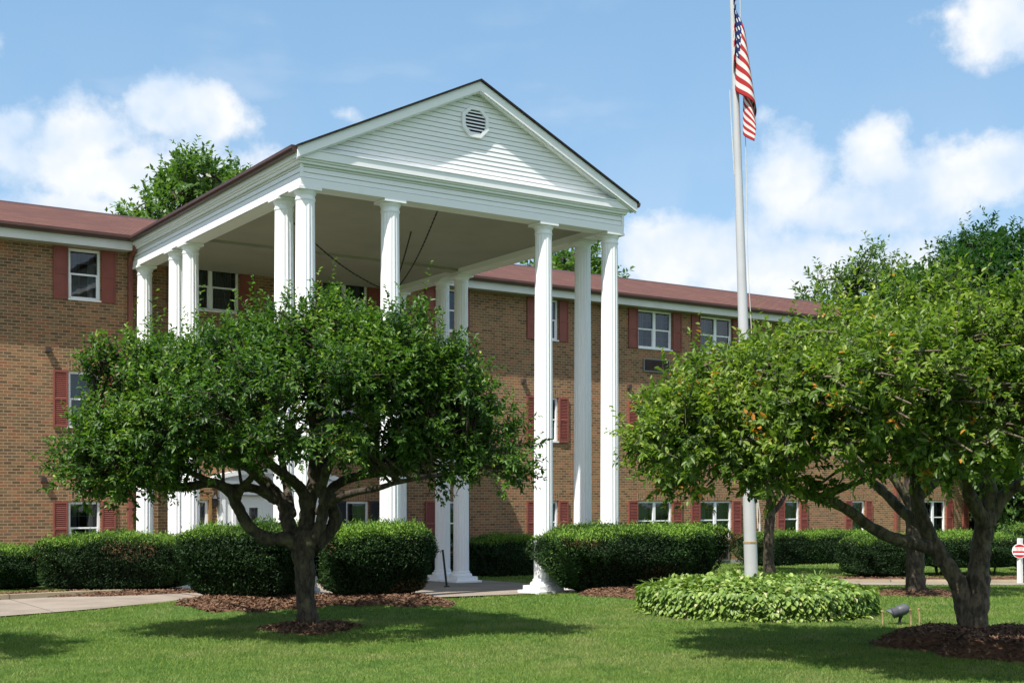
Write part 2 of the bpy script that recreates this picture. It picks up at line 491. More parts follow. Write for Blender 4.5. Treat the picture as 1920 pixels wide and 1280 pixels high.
M = dict(
    brick=brick_mat('brick'), soldier=brick_mat('soldier_brick', True),
    roof=shingle_mat('roof_shingle', (0.158, 0.070, 0.054), (0.098, 0.044, 0.036)),
    proof=shingle_mat('portico_shingle', (0.035, 0.026, 0.026), (0.026, 0.02, 0.02)),
    white=paint_mat('white_paint', (0.86, 0.862, 0.89)),
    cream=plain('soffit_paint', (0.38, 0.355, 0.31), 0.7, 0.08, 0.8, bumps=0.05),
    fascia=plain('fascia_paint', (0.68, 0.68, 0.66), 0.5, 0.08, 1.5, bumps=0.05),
    gutter=plain('gutter_brown', (0.075, 0.036, 0.028), 0.45, 0.15, 3, bumps=0.05),
    downspout=plain('downspout_red', (0.23, 0.075, 0.055), 0.5, 0.12, 3, bumps=0.05),
    shutter=plain('shutter_red', (0.25, 0.070, 0.054), 0.6, 0.14, 2.5, bumps=0.08),
    darkshutter=plain('shutter_dark', (0.035, 0.035, 0.038), 0.6, 0.1, 3),
    glass=glass_mat('window_glass'),
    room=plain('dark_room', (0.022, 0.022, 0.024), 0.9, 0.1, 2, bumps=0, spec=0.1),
    curtain=plain('curtain', (0.30, 0.31, 0.31), 0.9, 0.15, 2, bumps=0),
    lead=plain('muntin_grey', (0.20, 0.21, 0.21), 0.6, 0.05, 2, bumps=0),
    vent=plain('vent_metal', (0.09, 0.06, 0.055), 0.5, 0.15, 4),
    louvre_dark=plain('louvre_back', (0.02, 0.02, 0.022), 0.8, 0.05, 2, bumps=0),
    black=plain('black_iron', (0.015, 0.015, 0.016), 0.5, 0.1, 4),
    wood=plain('wood_trim', (0.33, 0.19, 0.07), 0.55, 0.2, 8),
    concrete=concrete_mat('concrete', (0.30, 0.255, 0.215)),
    kerb=concrete_mat('kerb_concrete', (0.38, 0.32, 0.22)),
    stone=concrete_mat('step_stone', (0.42, 0.41, 0.38)),
    lawn=grass_ground_mat('lawn_ground'), blade=grass_blade_mat('grass_blades'),
    mulch=plain('mulch', (0.125, 0.070, 0.044), 0.95, 0.35, 14, c2=(0.06, 0.032, 0.02), bumps=0.9, bscale=45, spec=0.1),
    chip=plain('mulch_chip', (0.20, 0.12, 0.078), 0.95, 0.4, 9, c2=(0.07, 0.04, 0.026), spec=0.1),
    bark=bark_mat('bark', (0.026, 0.020, 0.014), (0.085, 0.066, 0.046), (0.115, 0.108, 0.055)),  # shade under the crowns is put into this dark tone
    barkB=bark_mat('bark_lit', (0.052, 0.041, 0.029), (0.175, 0.138, 0.095), (0.17, 0.155, 0.08)),  # lighter copy of the bark: sunlight on the twin trunk put into its colour
    leafA=leaf_mat('crabapple_leaf', (0.024, 0.064, 0.014), (0.094, 0.185, 0.030), (0.35, 0.42, 0.075), (0.40, 0.19, 0.03)),
    leafB=leaf_mat('crabapple_leaf_warm', (0.042, 0.086, 0.018), (0.155, 0.235, 0.040), (0.43, 0.47, 0.09), (0.50, 0.22, 0.035)),
    leafC=leaf_mat('far_leaf', (0.045, 0.10, 0.024), (0.09, 0.17, 0.04), (0.17, 0.27, 0.065)),
    leafD=leaf_mat('dark_far_leaf', (0.016, 0.05, 0.012), (0.03, 0.085, 0.018), (0.06, 0.14, 0.03)),
    leafP=leaf_mat('pale_far_leaf', (0.06, 0.115, 0.035), (0.10, 0.17, 0.05), (0.17, 0.25, 0.075)),
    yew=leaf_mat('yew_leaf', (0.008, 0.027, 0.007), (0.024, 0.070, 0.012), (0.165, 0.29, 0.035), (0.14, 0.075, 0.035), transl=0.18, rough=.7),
    yewcore=plain('yew_core', (0.010, 0.016, 0.007), 0.95, 0.3, 5, spec=0.05),
    hosta=leaf_mat('groundcover_leaf', (0.075, 0.14, 0.030), (0.155, 0.25, 0.050), (0.32, 0.41, 0.10), (0.45, 0.44, 0.22), transl=0.22),
    soil=plain('soil', (0.03, 0.022, 0.015), 0.95, 0.3, 6, spec=0.05),
    pole=plain('pole_aluminium', (0.52, 0.52, 0.54), 0.35, 0.06, 2, metal=0.12, bumps=0.03),
    rope=plain('rope', (0.6, 0.58, 0.54), 0.8, 0.1, 5),
    flag=flag_mat('flag_cloth'),
    lamp=plain('lamp_grey', (0.085, 0.09, 0.105), 0.5, 0.15, 8),
    tan=plain('tan_stick', (0.42, 0.30, 0.15), 0.8, 0.3, 14),
    signred=plain('sign_red', (0.45, 0.018, 0.03), 0.4, 0.05, 3, bumps=0),
    signwhite=plain('sign_white', (0.82, 0.82, 0.80), 0.4, 0.03, 3, bumps=0),
    lampglass=plain('lantern_glass', (0.20, 0.19, 0.17), 0.2, 0.1, 4, bumps=0),
)

# ------------------------------------------------------------------ ground
YW = 27.6                                    # brick facade plane
def sstep(x, a, b):
    t = np.clip((x-a)/(b-a), 0, 1); return t*t*(3-2*t)
def seg_dist(X, Y, p, q):
    p = np.array(p, float); q = np.array(q, float); d = q-p
    t = np.clip(((X-p[0])*d[0]+(Y-p[1])*d[1])/(d@d), 0, 1)
    return np.hypot(X-p[0]-t*d[0], Y-p[1]-t*d[1])
BERMS = [((6.9, 18.75), (9.5, 17.0), 0.16, 1.0), ((13.6, 17.2), (16.6, 18.0), 0.10, 0.9)]
def gz(X, Y):
    X = np.asarray(X, float); Y = np.asarray(Y, float)
    z = -0.21*sstep(FW[0]*X+FW[1]*Y, 20.5, 30.0)
    for p, q, h, r in BERMS:
        z = z + h*np.exp(-(seg_dist(X, Y, p, q)/r)**2*1.2)
    return z
def g1(x, y): return float(gz(x, y))
DRIVE = np.array([(-30, 9), (-8, 16.6), (0, 19.4), (4.3, 20.75), (7.5, 21.5), (11.7, 21.9), (15.8, 21.6), (20, 20.0), (23.3, 17.95), (26.2, 15.5), (31, 10.5), (38, 2)], float)
DW = np.array([1.45, 1.45, 1.45, 1.42, 1.35, 1.5, 1.3, 0.8, 0.62, 0.62, 0.9, 1.2])
def resample(P, n, extra=None):
    P = np.array(P, float); t = np.arange(len(P)); s = np.linspace(0, len(P)-1, n)
    # Catmull-Rom
    i = np.clip(s.astype(int), 0, len(P)-2); u = (s-i)[:, None]
    g = lambda k: P[np.clip(k, 0, len(P)-1)]
    p0, p1, p2, p3 = g(i-1), g(i), g(i+1), g(i+2)
    Q = 0.5*((2*p1)+(-p0+p2)*u+(2*p0-5*p1+4*p2-p3)*u**2+(-p0+3*p1-3*p2+p3)*u**3)
    if extra is None: return Q
    return Q, np.interp(s, t, extra)
DC, DWS = resample(DRIVE, 160, DW)
def drive_d(X, Y):
    X = np.asarray(X, float); Y = np.asarray(Y, float)
    best = np.full(X.shape, 1e9)
    for k in range(0, len(DC)-1):
        d = seg_dist(X, Y, DC[k], DC[k+1])-0.5*(DWS[k]+DWS[k+1])
        best = np.minimum(best, d)
    return best
SLAB = (7.75, 15.8, 18.72, 25.9)
def in_slab(X, Y, m=0): return (X > SLAB[0]-m) & (X < SLAB[1]+m) & (Y > SLAB[2]-m) & (Y < SLAB[3]+m)

def build_ground():
    xs = np.concatenate([[-900, -300, -100, -40], np.arange(-20, 46.01, 0.3), [70, 150, 400, 900]])
    ys = np.concatenate([[-300, -80, -25], np.arange(-8, 46.01, 0.3), [70, 140, 350, 900, 1800]])
    X, Y = np.meshgrid(xs, ys)
    Z = gz(X, Y) + 0.012*np.sin(X*1.3+0.7*Y)*np.cos(Y*0.9)
    core = (np.abs(X-12) < 40) & (np.abs(Y-18) < 30)
    dd = drive_d(X, Y)
    Z = Z - 0.07*(core & (dd < -0.25)) - 0.07*in_slab(X, Y, -0.25)
    nx, ny = len(xs), len(ys)
    V = np.stack([X, Y, Z], -1).reshape(-1, 3)
    i = np.arange(ny-1)[:, None]*nx+np.arange(nx-1)[None, :]
    Fq = np.stack([i, i+1, i+nx+1, i+nx], -1).reshape(-1, 4)
    tag(mesh_obj('lawn', V, Fq, M['lawn'], smooth=True), kind='structure')
    # driveway ribbon
    tn = np.gradient(DC, axis=0); tn /= np.linalg.norm(tn, axis=1)[:, None]
    nrm = np.stack([-tn[:, 1], tn[:, 0]], 1)
    rows = []
    for k in np.linspace(-1, 1, 9):
        p = DC+nrm*(DWS*k)[:, None]
        rows.append(np.column_stack([p, gz(p[:, 0], p[:, 1])+0.02]))
    V = np.array(rows).reshape(-1, 3); n = len(DC)
    i = np.arange(8)[:, None]*n+np.arange(n-1)[None, :]
    Fq = np.stack([i, i+1, i+n+1, i+n], -1).reshape(-1, 4)
    tag(mesh_obj('driveway', V, Fq, M['concrete'], smooth=True), kind='structure')
    # slab under the portico
    xs = np.linspace(SLAB[0], SLAB[1], 20); ys = np.linspace(SLAB[2], SLAB[3], 20)
    X, Y = np.meshgrid(xs, ys); V = np.stack([X, Y, gz(X, Y)+0.028], -1).reshape(-1, 3)
    i = np.arange(19)[:, None]*20+np.arange(19)[None, :]
    tag(mesh_obj('pavement', V, np.stack([i, i+1, i+21, i+20], -1).reshape(-1, 4), M['concrete'], smooth=True), kind='structure')
    # kerb along the far side of the drive, left of the portico
    b = MB(); sel = [k for k in range(n) if 0.5 < DC[k][0] < 7.2 or -30 < DC[k][0] < 0.5]
    P = [DC[k]+nrm[k]*(DWS[k]+0.07) for k in sel]
    b2v, b2f = [], []
    for p, k in zip(P, sel):
        z = g1(*p)
        for off, h in ((-0.07, 0.0), (-0.06, 0.1), (0.07, 0.1), (0.07, -0.05)):
            q = p+nrm[k]*off; b2v.append((q[0], q[1], z+h))
    for a in range(len(P)-1):
        for c in range(3): b2f.append((a*4+c, a*4+4+c, a*4+5+c, a*4+1+c))
    b.add(b2v, b2f); tag(b.build('kerb', M['kerb']), kind='structure')
    # concrete edge along the right-hand drive
    b = MB(); sel = [k for k in range(n) if 17.5 < DC[k][0] < 32]; v = []; f = []
    for k in sel:
        for off, h in ((0.0, 0.022), (0.01, 0.08), (0.13, 0.08), (0.13, -0.05)):
            q = DC[k]+nrm[k]*(DWS[k]+off); v.append((q[0], q[1], g1(*q)+h))
    for a in range(len(sel)-1):
        for c in range(3): f.append((a*4+c, a*4+4+c, a*4+5+c, a*4+1+c))
    b.add(v, f); tag(b.build('kerb', M['kerb']), kind='structure')
build_ground()

# mulch: organic patches following the ground, with loose chips
MULCH = []                                                # mask functions, for keeping the grass out
def mulch_bed(shape, height, label, step=0.09, chips=900, seed=1):
    """shape(X,Y) > 0 inside"""
    f, box = shape
    MULCH.append(f)
    r = np.random.default_rng(seed)
    xs = np.arange(box[0], box[1], step); ys = np.arange(box[2], box[3], step)
    X, Y = np.meshgrid(xs, ys)
    S = f(X, Y)
    e = np.clip(S/0.4, 0, 1)
    Z = gz(X, Y)+0.01+height*(e*e*(3-2*e))+r.normal(0, 0.007, X.shape)*np.clip(S*6, 0, 1)
    Z = np.where(S < 0, gz(X, Y)-0.06, Z)
    X = X+r.uniform(-.3, .3, X.shape)*step; Y = Y+r.uniform(-.3, .3, Y.shape)*step
    nx = len(xs)
    i = np.arange(len(ys)-1)[:, None]*nx+np.arange(nx-1)[None, :]
    q = np.stack([i, i+1, i+nx+1, i+nx], -1).reshape(-1, 4)
    keep = (S.ravel()[q] > -0.05).all(1)
    V = np.stack([X, Y, Z], -1).reshape(-1, 3)
    o = mesh_obj('mulch', V, q[keep], M['mulch'], smooth=False)
    # loose chips, same mesh kind: a second material slot on the same object would split nothing, so join as faces
    cx = r.uniform(box[0], box[1], chips*6); cy = r.uniform(box[2], box[3], chips*6)
    s = f(cx, cy); k = s > 0.02; cx, cy, s = cx[k][:chips*3], cy[k][:chips*3], s[k][:chips*3]
    e = np.clip(s/0.4, 0, 1); cz = gz(cx, cy)+0.03+height*(e*e*(3-2*e))
    n = len(cx); L = r.uniform(0.015, 0.045, n); W = r.uniform(0.004, 0.011, n); a = r.uniform(0, 6.3, n); tl = r.normal(0, 0.35, n)
    d = np.stack([np.cos(a)*np.cos(tl), np.sin(a)*np.cos(tl), np.sin(tl)], 1); w = np.stack([-np.sin(a), np.cos(a), r.normal(0, .4, n)], 1)
    C = np.stack([cx, cy, cz], 1)
    V2 = np.stack([C-d*L[:, None]-w*W[:, None], C+d*L[:, None]-w*W[:, None], C+d*L[:, None]+w*W[:, None], C-d*L[:, None]+w*W[:, None]], 1).reshape(-1, 3)
    me = bpy.data.meshes.new('mulch')
    base = np.array([v.co[:] for v in o.data.vertices])
    Vall = np.vstack([base, V2]); f2 = np.arange(len(V2)).reshape(-1, 4)+len(base)
    q2 = np.vstack([q[keep], f2])
    col.objects.unlink(o); bpy.data.objects.remove(o)
    o = mesh_obj('mulch', Vall, q2, M['mulch'])
    o.data.materials.append(M['chip'])
    mi = np.zeros(len(q2), np.int32); mi[keep.sum():] = 1
    o.data.polygons.foreach_set('material_index', mi)
    tag(o, label, 'mulch', kind='stuff')

def blob(cx, cy, r, sx=1.0, sy=1.0, wob=0.15, ph=0.0):
    def f(X, Y):
        dx, dy = (X-cx)/sx, (Y-cy)/sy; a = np.arctan2(dy, dx)
        return r*(1+wob*np.sin(3*a+ph)+0.6*wob*np.sin(7*a+2*ph))-np.hypot(dx, dy)
    m = r*1.4*max(sx, sy); return f, (cx-m, cx+m, cy-m, cy+m)
def strip(p, q, r, wob=0.12):
    def f(X, Y): return r+wob*np.sin(X*3.1+Y*1.7)+0.5*wob*np.sin(X*7.3-Y*5.1)-seg_dist(X, Y, p, q)
    m = r+3*wob; return f, (min(p[0], q[0])-m, max(p[0], q[0])+m, min(p[1], q[1])-m, max(p[1], q[1])+m)

T1 = at(585, 1180, 16.44)[:2]; T2 = at(1822, 1205, 14.9)[:2]; T3 = at(1715, 1113, 22.8)[:2]; T4 = at(1443, 1070, 31.8)[:2]
mulch_bed(blob(T1[0], T1[1], 0.62, ph=1), 0.07, 'ring of brown mulch around the trunk of the left lawn tree', 0.06, 700, 2)
mulch_bed(blob(T2[0]-FW[0]*.55+RT[0]*.2, T2[1]-FW[1]*.55+RT[1]*.2, 1.3, ph=2), 0.17, 'heaped brown mulch around the twin trunk of the right lawn tree', 0.06, 1800, 3)
mulch_bed(blob(T3[0], T3[1], 0.95, ph=.4), 0.06, 'shaded mulch ring around the dark trunk behind the spotlight', 0.08, 500, 4)
mulch_bed(strip((7.2, 18.35), (9.4, 17.05), 0.72), 0.05, 'reddish mulch strip under the two tall clipped hedges by the left columns', 0.08, 2200, 5)
mulch_bed(strip((13.75, 17.0), (16.9, 17.9), 0.75), 0.05, 'reddish mulch strip under the flat topped hedge by the right columns', 0.08, 1300, 6)
mulch_bed(strip((2.5, 23.4), (7.6, 22.95), 0.75), 0.05, 'mulch strip behind the kerb at the left end of the drive', 0.08, 1500, 7)
mulch_bed(strip((21.3, 21.2), (29, 16.6), 0.85), 0.04, 'mulch strip along the drive under the right hand hedges', 0.1, 1200, 8)

# ------------------------------------------------------------------ brick building
BX0, BX1, BY1 = -6.0, 39.1, YW+12.4
SOFF = 7.08
bld = thing('brick_building', 'long three storey brown brick building with red shutters and a dark red shingle roof', 'building', (16.5, YW, -0.25))

ROWS = {3: (5.97, 7.04), 2: (3.25, 4.42), 1: (0.52, 1.64)}
# windows: x0, x1, row, double?, shutter material ('red'/'dark'/None), left shutter, right shutter
WIN = []
for row in (3, 2, 1): WIN.append((7.12, 7.79, row, False, 'shutter'))
for row in (3, 2): WIN.append((9.60, 10.93, row, True, 'shutter'))
for row in (3, 2): WIN.append((13.0, 14.23, row, True, 'shutter'))
WIN.append((13.66, 14.26, 1, False, 'darkshutter'))
for row in (3, 2, 1): WIN.append((16.16, 16.83, row, False, 'shutter'))
for row in (3, 2, 1): WIN.append((19.26, 19.97, row, False, 'shutter'))
for row in (3, 2, 1): WIN.append((22.74, 24.0, row, True, 'shutter'))
for row in (3, 2, 1): WIN.append((25.08, 26.34, row, True, 'shutter'))
for row in (3, 2, 1): WIN.append((28.55, 29.20, row, False, 'shutter'))
for row in (3, 2, 1): WIN.append((31.58, 32.2, row, False, 'shutter'))
for row in (3, 2, 1): WIN.append((35.03, 36.27, row, True, 'shutter'))
for row in (3, 2, 1): WIN.append((37.5, 38.4, row, False, 'shutter'))
WIN.append((2.6, 3.9, 3, True, 'shutter')); WIN.append((2.6, 3.9, 2, True, 'shutter')); WIN.append((2.6, 3.9, 1, True, 'shutter'))
DOOR = (10.85, 12.75, -0.12, 1.78)
SIDE = (9.86, 10.2, 0.3, 1.68)

def wall_with_holes(b, x0, x1, z0, z1, holes, y):
    xs = sorted({x0, x1} | {h[0] for h in holes} | {h[1] for h in holes})
    zs = sorted({z0, z1} | {h[2] for h in holes} | {h[3] for h in holes})
    for i in range(len(xs)-1):
        k = 0
        while k < len(zs)-1:
            cx, cz = (xs[i]+xs[i+1])/2, (zs[k]+zs[k+1])/2
            if any(h[0] < cx < h[1] and h[2] < cz < h[3] for h in holes): k += 1; continue
            e = k+1
            while e < len(zs)-1 and not any(h[0] < cx < h[1] and h[2] < (zs[e]+zs[e+1])/2 < h[3] for h in holes): e += 1
            b.quad((xs[i], y, zs[k]), (xs[i+1], y, zs[k]), (xs[i+1], y, zs[e]), (xs[i], y, zs[e])); k = e
    for a0, a1, c0, c1 in holes:
        d = y+0.16
        b.quad((a0, y, c0), (a0, y, c1), (a0, d, c1), (a0, d, c0)); b.quad((a1, y, c1), (a1, y, c0), (a1, d, c0), (a1, d, c1))
        b.quad((a0, y, c1), (a1, y, c1), (a1, d, c1), (a0, d, c1)); b.quad((a1, y, c0), (a0, y, c0), (a0, d, c0), (a1, d, c0))

b = MB()
holes = [(w[0], w[1]) + ROWS[w[2]] for w in WIN] + [DOOR, SIDE]
wall_with_holes(b, BX0, BX1, -0.6, SOFF+0.1, holes, YW)
b.quad((BX1, YW, -.6), (BX1, BY1, -.6), (BX1, BY1, SOFF+.1), (BX1, YW, SOFF+.1))
b.quad((BX0, BY1, -.6), (BX0, YW, -.6), (BX0, YW, SOFF+.1), (BX0, BY1, SOFF+.1))
b.quad((BX1, BY1, -.6), (BX0, BY1, -.6), (BX0, BY1, SOFF+.1), (BX1, BY1, SOFF+.1))
for x in (BX0, BX1):                                     # gable ends
    b.poly([(x, YW, SOFF+.1), (x, BY1, SOFF+.1), (x, (YW+BY1)/2, 9.1)])
b.build('wall', M['brick'], bld)
bi = MB(); bi.box(BX0+.1, BX1-.1, YW+0.75, YW+0.8, -.5, SOFF); bi.build('dark_backing', M['room'], bld)  # near-black sheet behind the panes, the rooms' darkness put into its colour
# soldier courses over the first and second floor windows
for w in WIN:
    if w[2] != 3:
        z = ROWS[w[2]][1]
        MB().box(w[0]-.02, w[1]+.02, YW-.006, YW+.05, z+.012, z+.215).build('lintel', M['soldier'], bld)
# roof with ridge
RY, RZ, EY = 33.8, 9.22, YW-0.40
def slab(b, p0, p1, p2, p3, th):
    n = len(b.v); P = [np.array(p, float) for p in (p0, p1, p2, p3)]
    b.v += [tuple(p) for p in P] + [tuple(p-np.array([0, 0, th])) for p in P]
    b.f += [(n, n+1, n+2, n+3), (n+7, n+6, n+5, n+4), (n, n+4, n+5, n+1), (n+1, n+5, n+6, n+2), (n+2, n+6, n+7, n+3), (n+3, n+7, n+4, n)]
EZ = 7.37
b = MB()
slab(b, (BX0-.4, EY-.04, EZ), (BX1+.4, EY-.04, EZ), (BX1+.4, RY, RZ), (BX0-.4, RY, RZ), 0.07)
slab(b, (BX1+.4, 2*RY-EY, EZ), (BX0-.4, 2*RY-EY, EZ), (BX0-.4, RY+.002, RZ), (BX1+.4, RY+.002, RZ), 0.07)
rf = b.build('roof', M['roof'], bld)
b = MB(); b.prism([(-.14, -.055), (.14, -.055), (0, .03)], 0, 1); v = [(BX0-.4+(BX1-BX0+.8)*y, RY+x, RZ+z+.01) for x, y, z in b.v]
MB().add(v, b.f).build('ridge_cap', M['gutter'], rf)
# soffit, fascia, gutter (interrupted by the portico)
for x0, x1 in ((BX0-.4, 8.36), (15.22, BX1+.4)):
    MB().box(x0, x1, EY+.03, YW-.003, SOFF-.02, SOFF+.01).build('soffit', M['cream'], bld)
    MB().box(x0, x1, EY, EY+.028, SOFF-.03, 7.255).build('fascia', M['fascia'], bld)
    g = MB(); prof = [(-.10, .0), (0, .0), (0, .11), (-.115, .11), (-.12, .06)]
    n = len(prof); v = [(x, EY-.004+a, 7.235+c) for x in (x0, x1) for a, c in prof]
    g.add(v, [tuple(range(n)), tuple(range(2*n-1, n-1, -1))] + [(i, n+i, n+(i+1) % n, (i+1) % n) for i in range(n)])
    g.build('gutter', M['gutter'], bld)

# windows and shutters
def make_window(w):
    x0, x1, row, dbl, shm = w
    z0, z1 = ROWS[row]
    y0, y1 = YW+.045, YW+.115
    b = MB(); fr = 0.05
    b.box(x0, x0+fr, y0, y1, z0, z1).box(x1-fr, x1, y0, y1, z0, z1).box(x0+fr, x1-fr, y0, y1, z1-fr, z1).box(x0+fr, x1-fr, y0-.015, y1, z0, z0+fr)
    b.box(x0-.015, x1+.015, YW-.03, y0-.017, z0-.035, z0-.002)
    bays = [(x0+fr, x1-fr)] if not dbl else [(x0+fr, (x0+x1)/2-.045), ((x0+x1)/2+.045, x1-fr)]
    if dbl: b.box((x0+x1)/2-.045, (x0+x1)/2+.045, y0-.01, y1, z0+fr, z1-fr)
    zm = (z0+z1)/2
    for a, c in bays:
        b.box(a, c, y0+.01, y1-.01, zm-.018, zm+.018)
        b.box(a, a+.022, y0+.015, y1-.015, z0+fr, zm-.018).box(c-.022, c, y0+.015, y1-.015, z0+fr, zm-.018)
    o = b.build('window', M['white'], bld)
    p = MB()
    for a, c in bays: p.quad((a, y0+.035, z0+fr), (c, y0+.035, z0+fr), (c, y0+.035, z1-fr), (a, y0+.035, z1-fr))
    p.build('pane', M['glass'], o)
    g = MB()
    for a, c in bays:
        for k in (1, 2): g.box(a+(c-a)*k/3-.005, a+(c-a)*k/3+.005, y0+.04, y0+.05, z0+fr, z1-fr)
        for k in (1, 3): zz = z0+fr+(z1-z0-2*fr)*k/4; g.box(a, c, y0+.051, y0+.058, zz-.005, zz+.005)
    g.build('muntin_grid', M['lead'], o)
    # curtain, wavy, drawn by a different amount in each window
    r = random.Random(int(x0*100)+row)
    cb = MB(); n = 40; top = z1-.05; low = z0+.04
    drops = [(x0+.06, x0+.06+(x1-x0-.12)*r.uniform(.25, .5)), (x1-.06-(x1-x0-.12)*r.uniform(.2, .45), x1-.06)]
    for a, c in drops:
        pts = [(a+(c-a)*i/n, YW+.30+.022*math.sin(i*1.3+r.random())) for i in range(n+1)]
        for i in range(n):
            cb.quad((pts[i][0], pts[i][1], low), (pts[i+1][0], pts[i+1][1], low), (pts[i+1][0], pts[i+1][1], top), (pts[i][0], pts[i][1], top))
    cb.build('curtain', M['curtain'], o)
    return o

def make_shutter(x0, x1, z0, z1, m, louv):
    b = MB(); y0, y1 = YW-.045, YW-.002
    s = 0.035; zm = (z0+z1)/2
    b.box(x0, x0+s, y0, y1, z0, z1).box(x1-s, x1, y0, y1, z0, z1)
    for a, c in ((z0, z0+.05), (zm-.025, zm+.025), (z1-.05, z1)): b.box(x0+s, x1-s, y0+.002, y1, a, c)
    if louv:
        for a, c in ((z0+.05, zm-.025), (zm+.025, z1-.05)):
            n = int((c-a)/.04)
            for i in range(n):
                z = a+(c-a)*i/n
                b.quad((x0+s, y0+.006, z), (x1-s, y0+.006, z), (x1-s, y1-.012, z+.036), (x0+s, y1-.012, z+.036))
                b.quad((x0+s, y0+.006, z), (x1-s, y0+.006, z), (x1-s, y0+.014, z-.004), (x0+s, y0+.014, z-.004))
        b.box(x0+s, x1-s, y1-.01, y1-.001, z0+.05, z1-.05)
    else:
        for a, c in ((z0+.05, zm-.025), (zm+.025, z1-.05)): b.box(x0+s, x1-s, y0+.016, y1, a, c)
    return b.build('shutter', M[m], bld)

for w in WIN:
    make_window(w)
    z0, z1 = ROWS[w[2]]
    sw = 0.30 if not w[3] else 0.33
    if w[4] == 'darkshutter': sw = 0.42
    for a, c in ((w[0]-.02-sw, w[0]-.02), (w[1]+.02, w[1]+.02+sw)):
        make_shutter(a, c, z0-.03, z1+.01, w[4], w[2] != 3)

# entrance: white surround, double door with narrow lights, arched pediment, side light
eb = MB()
eb.box(10.42, 10.84, YW-.14, YW-.002, -.2, 1.98).box(12.76, 13.2, YW-.14, YW-.002, -.2, 1.98)
eb.box(10.3, 13.32, YW-.22, YW-.002, 1.982, 2.12)
for x in (10.47, 10.72, 12.81, 13.06): eb.box(x, x+.08, YW-.165, YW-.142, -.1, 1.9)
eb.box(10.842, 12.758, YW-.12, YW-.01, 1.79, 1.978)
ent = eb.build('door_surround', M['white'], bld)
arc = MB(); n = 24
outer = [(11.81+1.62*math.cos(math.pi*(1-i/n)), 2.124+.27*math.sin(math.pi*(1-i/n))) for i in range(n+1)]
inner = [(11.81+1.38*math.cos(math.pi*(1-i/n)), 2.124+.16*math.sin(math.pi*(1-i/n))) for i in range(n+1)]
for i in range(n):
    arc.prism([inner[i], inner[i+1], outer[i+1], outer[i]], YW-.26, YW-.003)
arc.prism([inner[0]] + inner[1:][::1], YW-.08, YW-.02)
arc.build('pediment', M['white'], ent)
for s, (a, c) in enumerate(((10.86, 11.795), (11.805, 12.74))):
    d = MB(); gl = (a+.34, a+.56, .35, 1.5)
    wall_with_holes(d, a, c, -.13, 1.775, [gl], YW+.05)
    d.box(a+.08, a+.26, YW+.035, YW+.049, 0.0, .75).box(a+.66, a+.84, YW+.035, YW+.049, 0.0, .75)
    d.box(a+.08, a+.26, YW+.035, YW+.049, .9, 1.6).box(a+.66, a+.84, YW+.035, YW+.049, .9, 1.6)
    d.box(gl[0], gl[1], YW+.04, YW+.07, .9, .93)
    o = d.build('door', M['white'], bld)
    MB().quad((gl[0], YW+.09, gl[2]), (gl[1], YW+.09, gl[2]), (gl[1], YW+.09, gl[3]), (gl[0], YW+.09, gl[3])).build('pane', M['glass'], o)
    hx = 11.74 if s == 0 else 11.86
    MB().tube([(hx, YW+.05, .72), (hx, YW-.005, .74), (hx, YW-.005, .98), (hx, YW+.05, 1.0)], .012, 6).build('handle', M['black'], o)
sb = MB(); x0, x1, z0, z1 = SIDE
sb.box(x0, x0+.05, YW+.02, YW+.1, z0, z1).box(x1-.06, x1, YW+.02, YW+.1, z0, z1).box(x0+.05, x1-.06, YW+.02, YW+.1, z1-.06, z1).box(x0+.05, x1-.06, YW+.02, YW+.1, z0, z0+.05).box(x0+.05, x1-.06, YW+.03, YW+.09, .95, .99)
o = sb.build('side_light', M['white'], bld)
MB().quad((x0+.05, YW+.06, z0+.05), (x1-.06, YW+.06, z0+.05), (x1-.06, YW+.06, z1-.06), (x0+.05, YW+.06, z1-.06)).build('pane', M['glass'], o)
MB().box(x1+.004, x1+.07, YW-.05, YW-.002, z0-.1, z1+.06).box(x0-.06, x1+.004, YW-.05, YW-.002, z1+.002, z1+.06).build('wood_trim', M['wood'], o)
# wall lanterns beside the entrance
for x in (10.32, 13.32):
    b = MB(); b.lathe([(.012, 1.52), (.05, 1.53), (.075, 1.70), (.10, 1.71), (.012, 1.80)], x, YW-.14, 6); b.tube([(x, YW-.002, 1.62), (x, YW-.07, 1.84), (x, YW-.14, 1.80)], .012, 6)
    b.build('wall_lantern', M['black'], bld)
# air conditioner grilles under the third floor windows, louvred
def grille(x0, x1, z0, z1):
    b = MB(); b.box(x0, x1, YW-.05, YW-.002, z0, z0+.03).box(x0, x1, YW-.05, YW-.002, z1-.03, z1).box(x0, x0+.03, YW-.05, YW-.002, z0+.03, z1-.03).box(x1-.03, x1, YW-.05, YW-.002, z0+.03, z1-.03)
    o = b.build('air_conditioner_grille', M['lead'], bld)
    s = MB(); s.box(x0+.03, x1-.03, YW-.02, YW-.003, z0+.03, z1-.03)
    n = 9
    for i in range(n):
        z = z0+.04+(z1-z0-.08)*i/n; s.quad((x0+.03, YW-.048, z), (x1-.03, YW-.048, z), (x1-.03, YW-.022, z+.03), (x0+.03, YW-.022, z+.03))
    s.build('louvre', M['vent'], o)
grille(22.92, 23.88, 5.30, 5.67); grille(25.75, 26.6, 5.30, 5.67)
grille(25.2, 26.2, -.12, .3); grille(35.1, 36.1, 5.30, 5.67)
# downspouts
for x in (8.42, 21.5, 33.66):
    b = MB(); b.box(x-.05, x+.05, YW-.1, YW-.01, -.2, 6.86)
    b.tube([(x, YW-.055, 6.86), (x, YW-.12, 6.98), (x, EY+.02, 7.1), (x, EY-.06, 7.24)], .055, 8)
    for z in (1.5, 4.3, 6.3): b.box(x-.075, x+.075, YW-.105, YW-.004, z, z+.03)
    b.build('downspout', M['downspout'], bld)
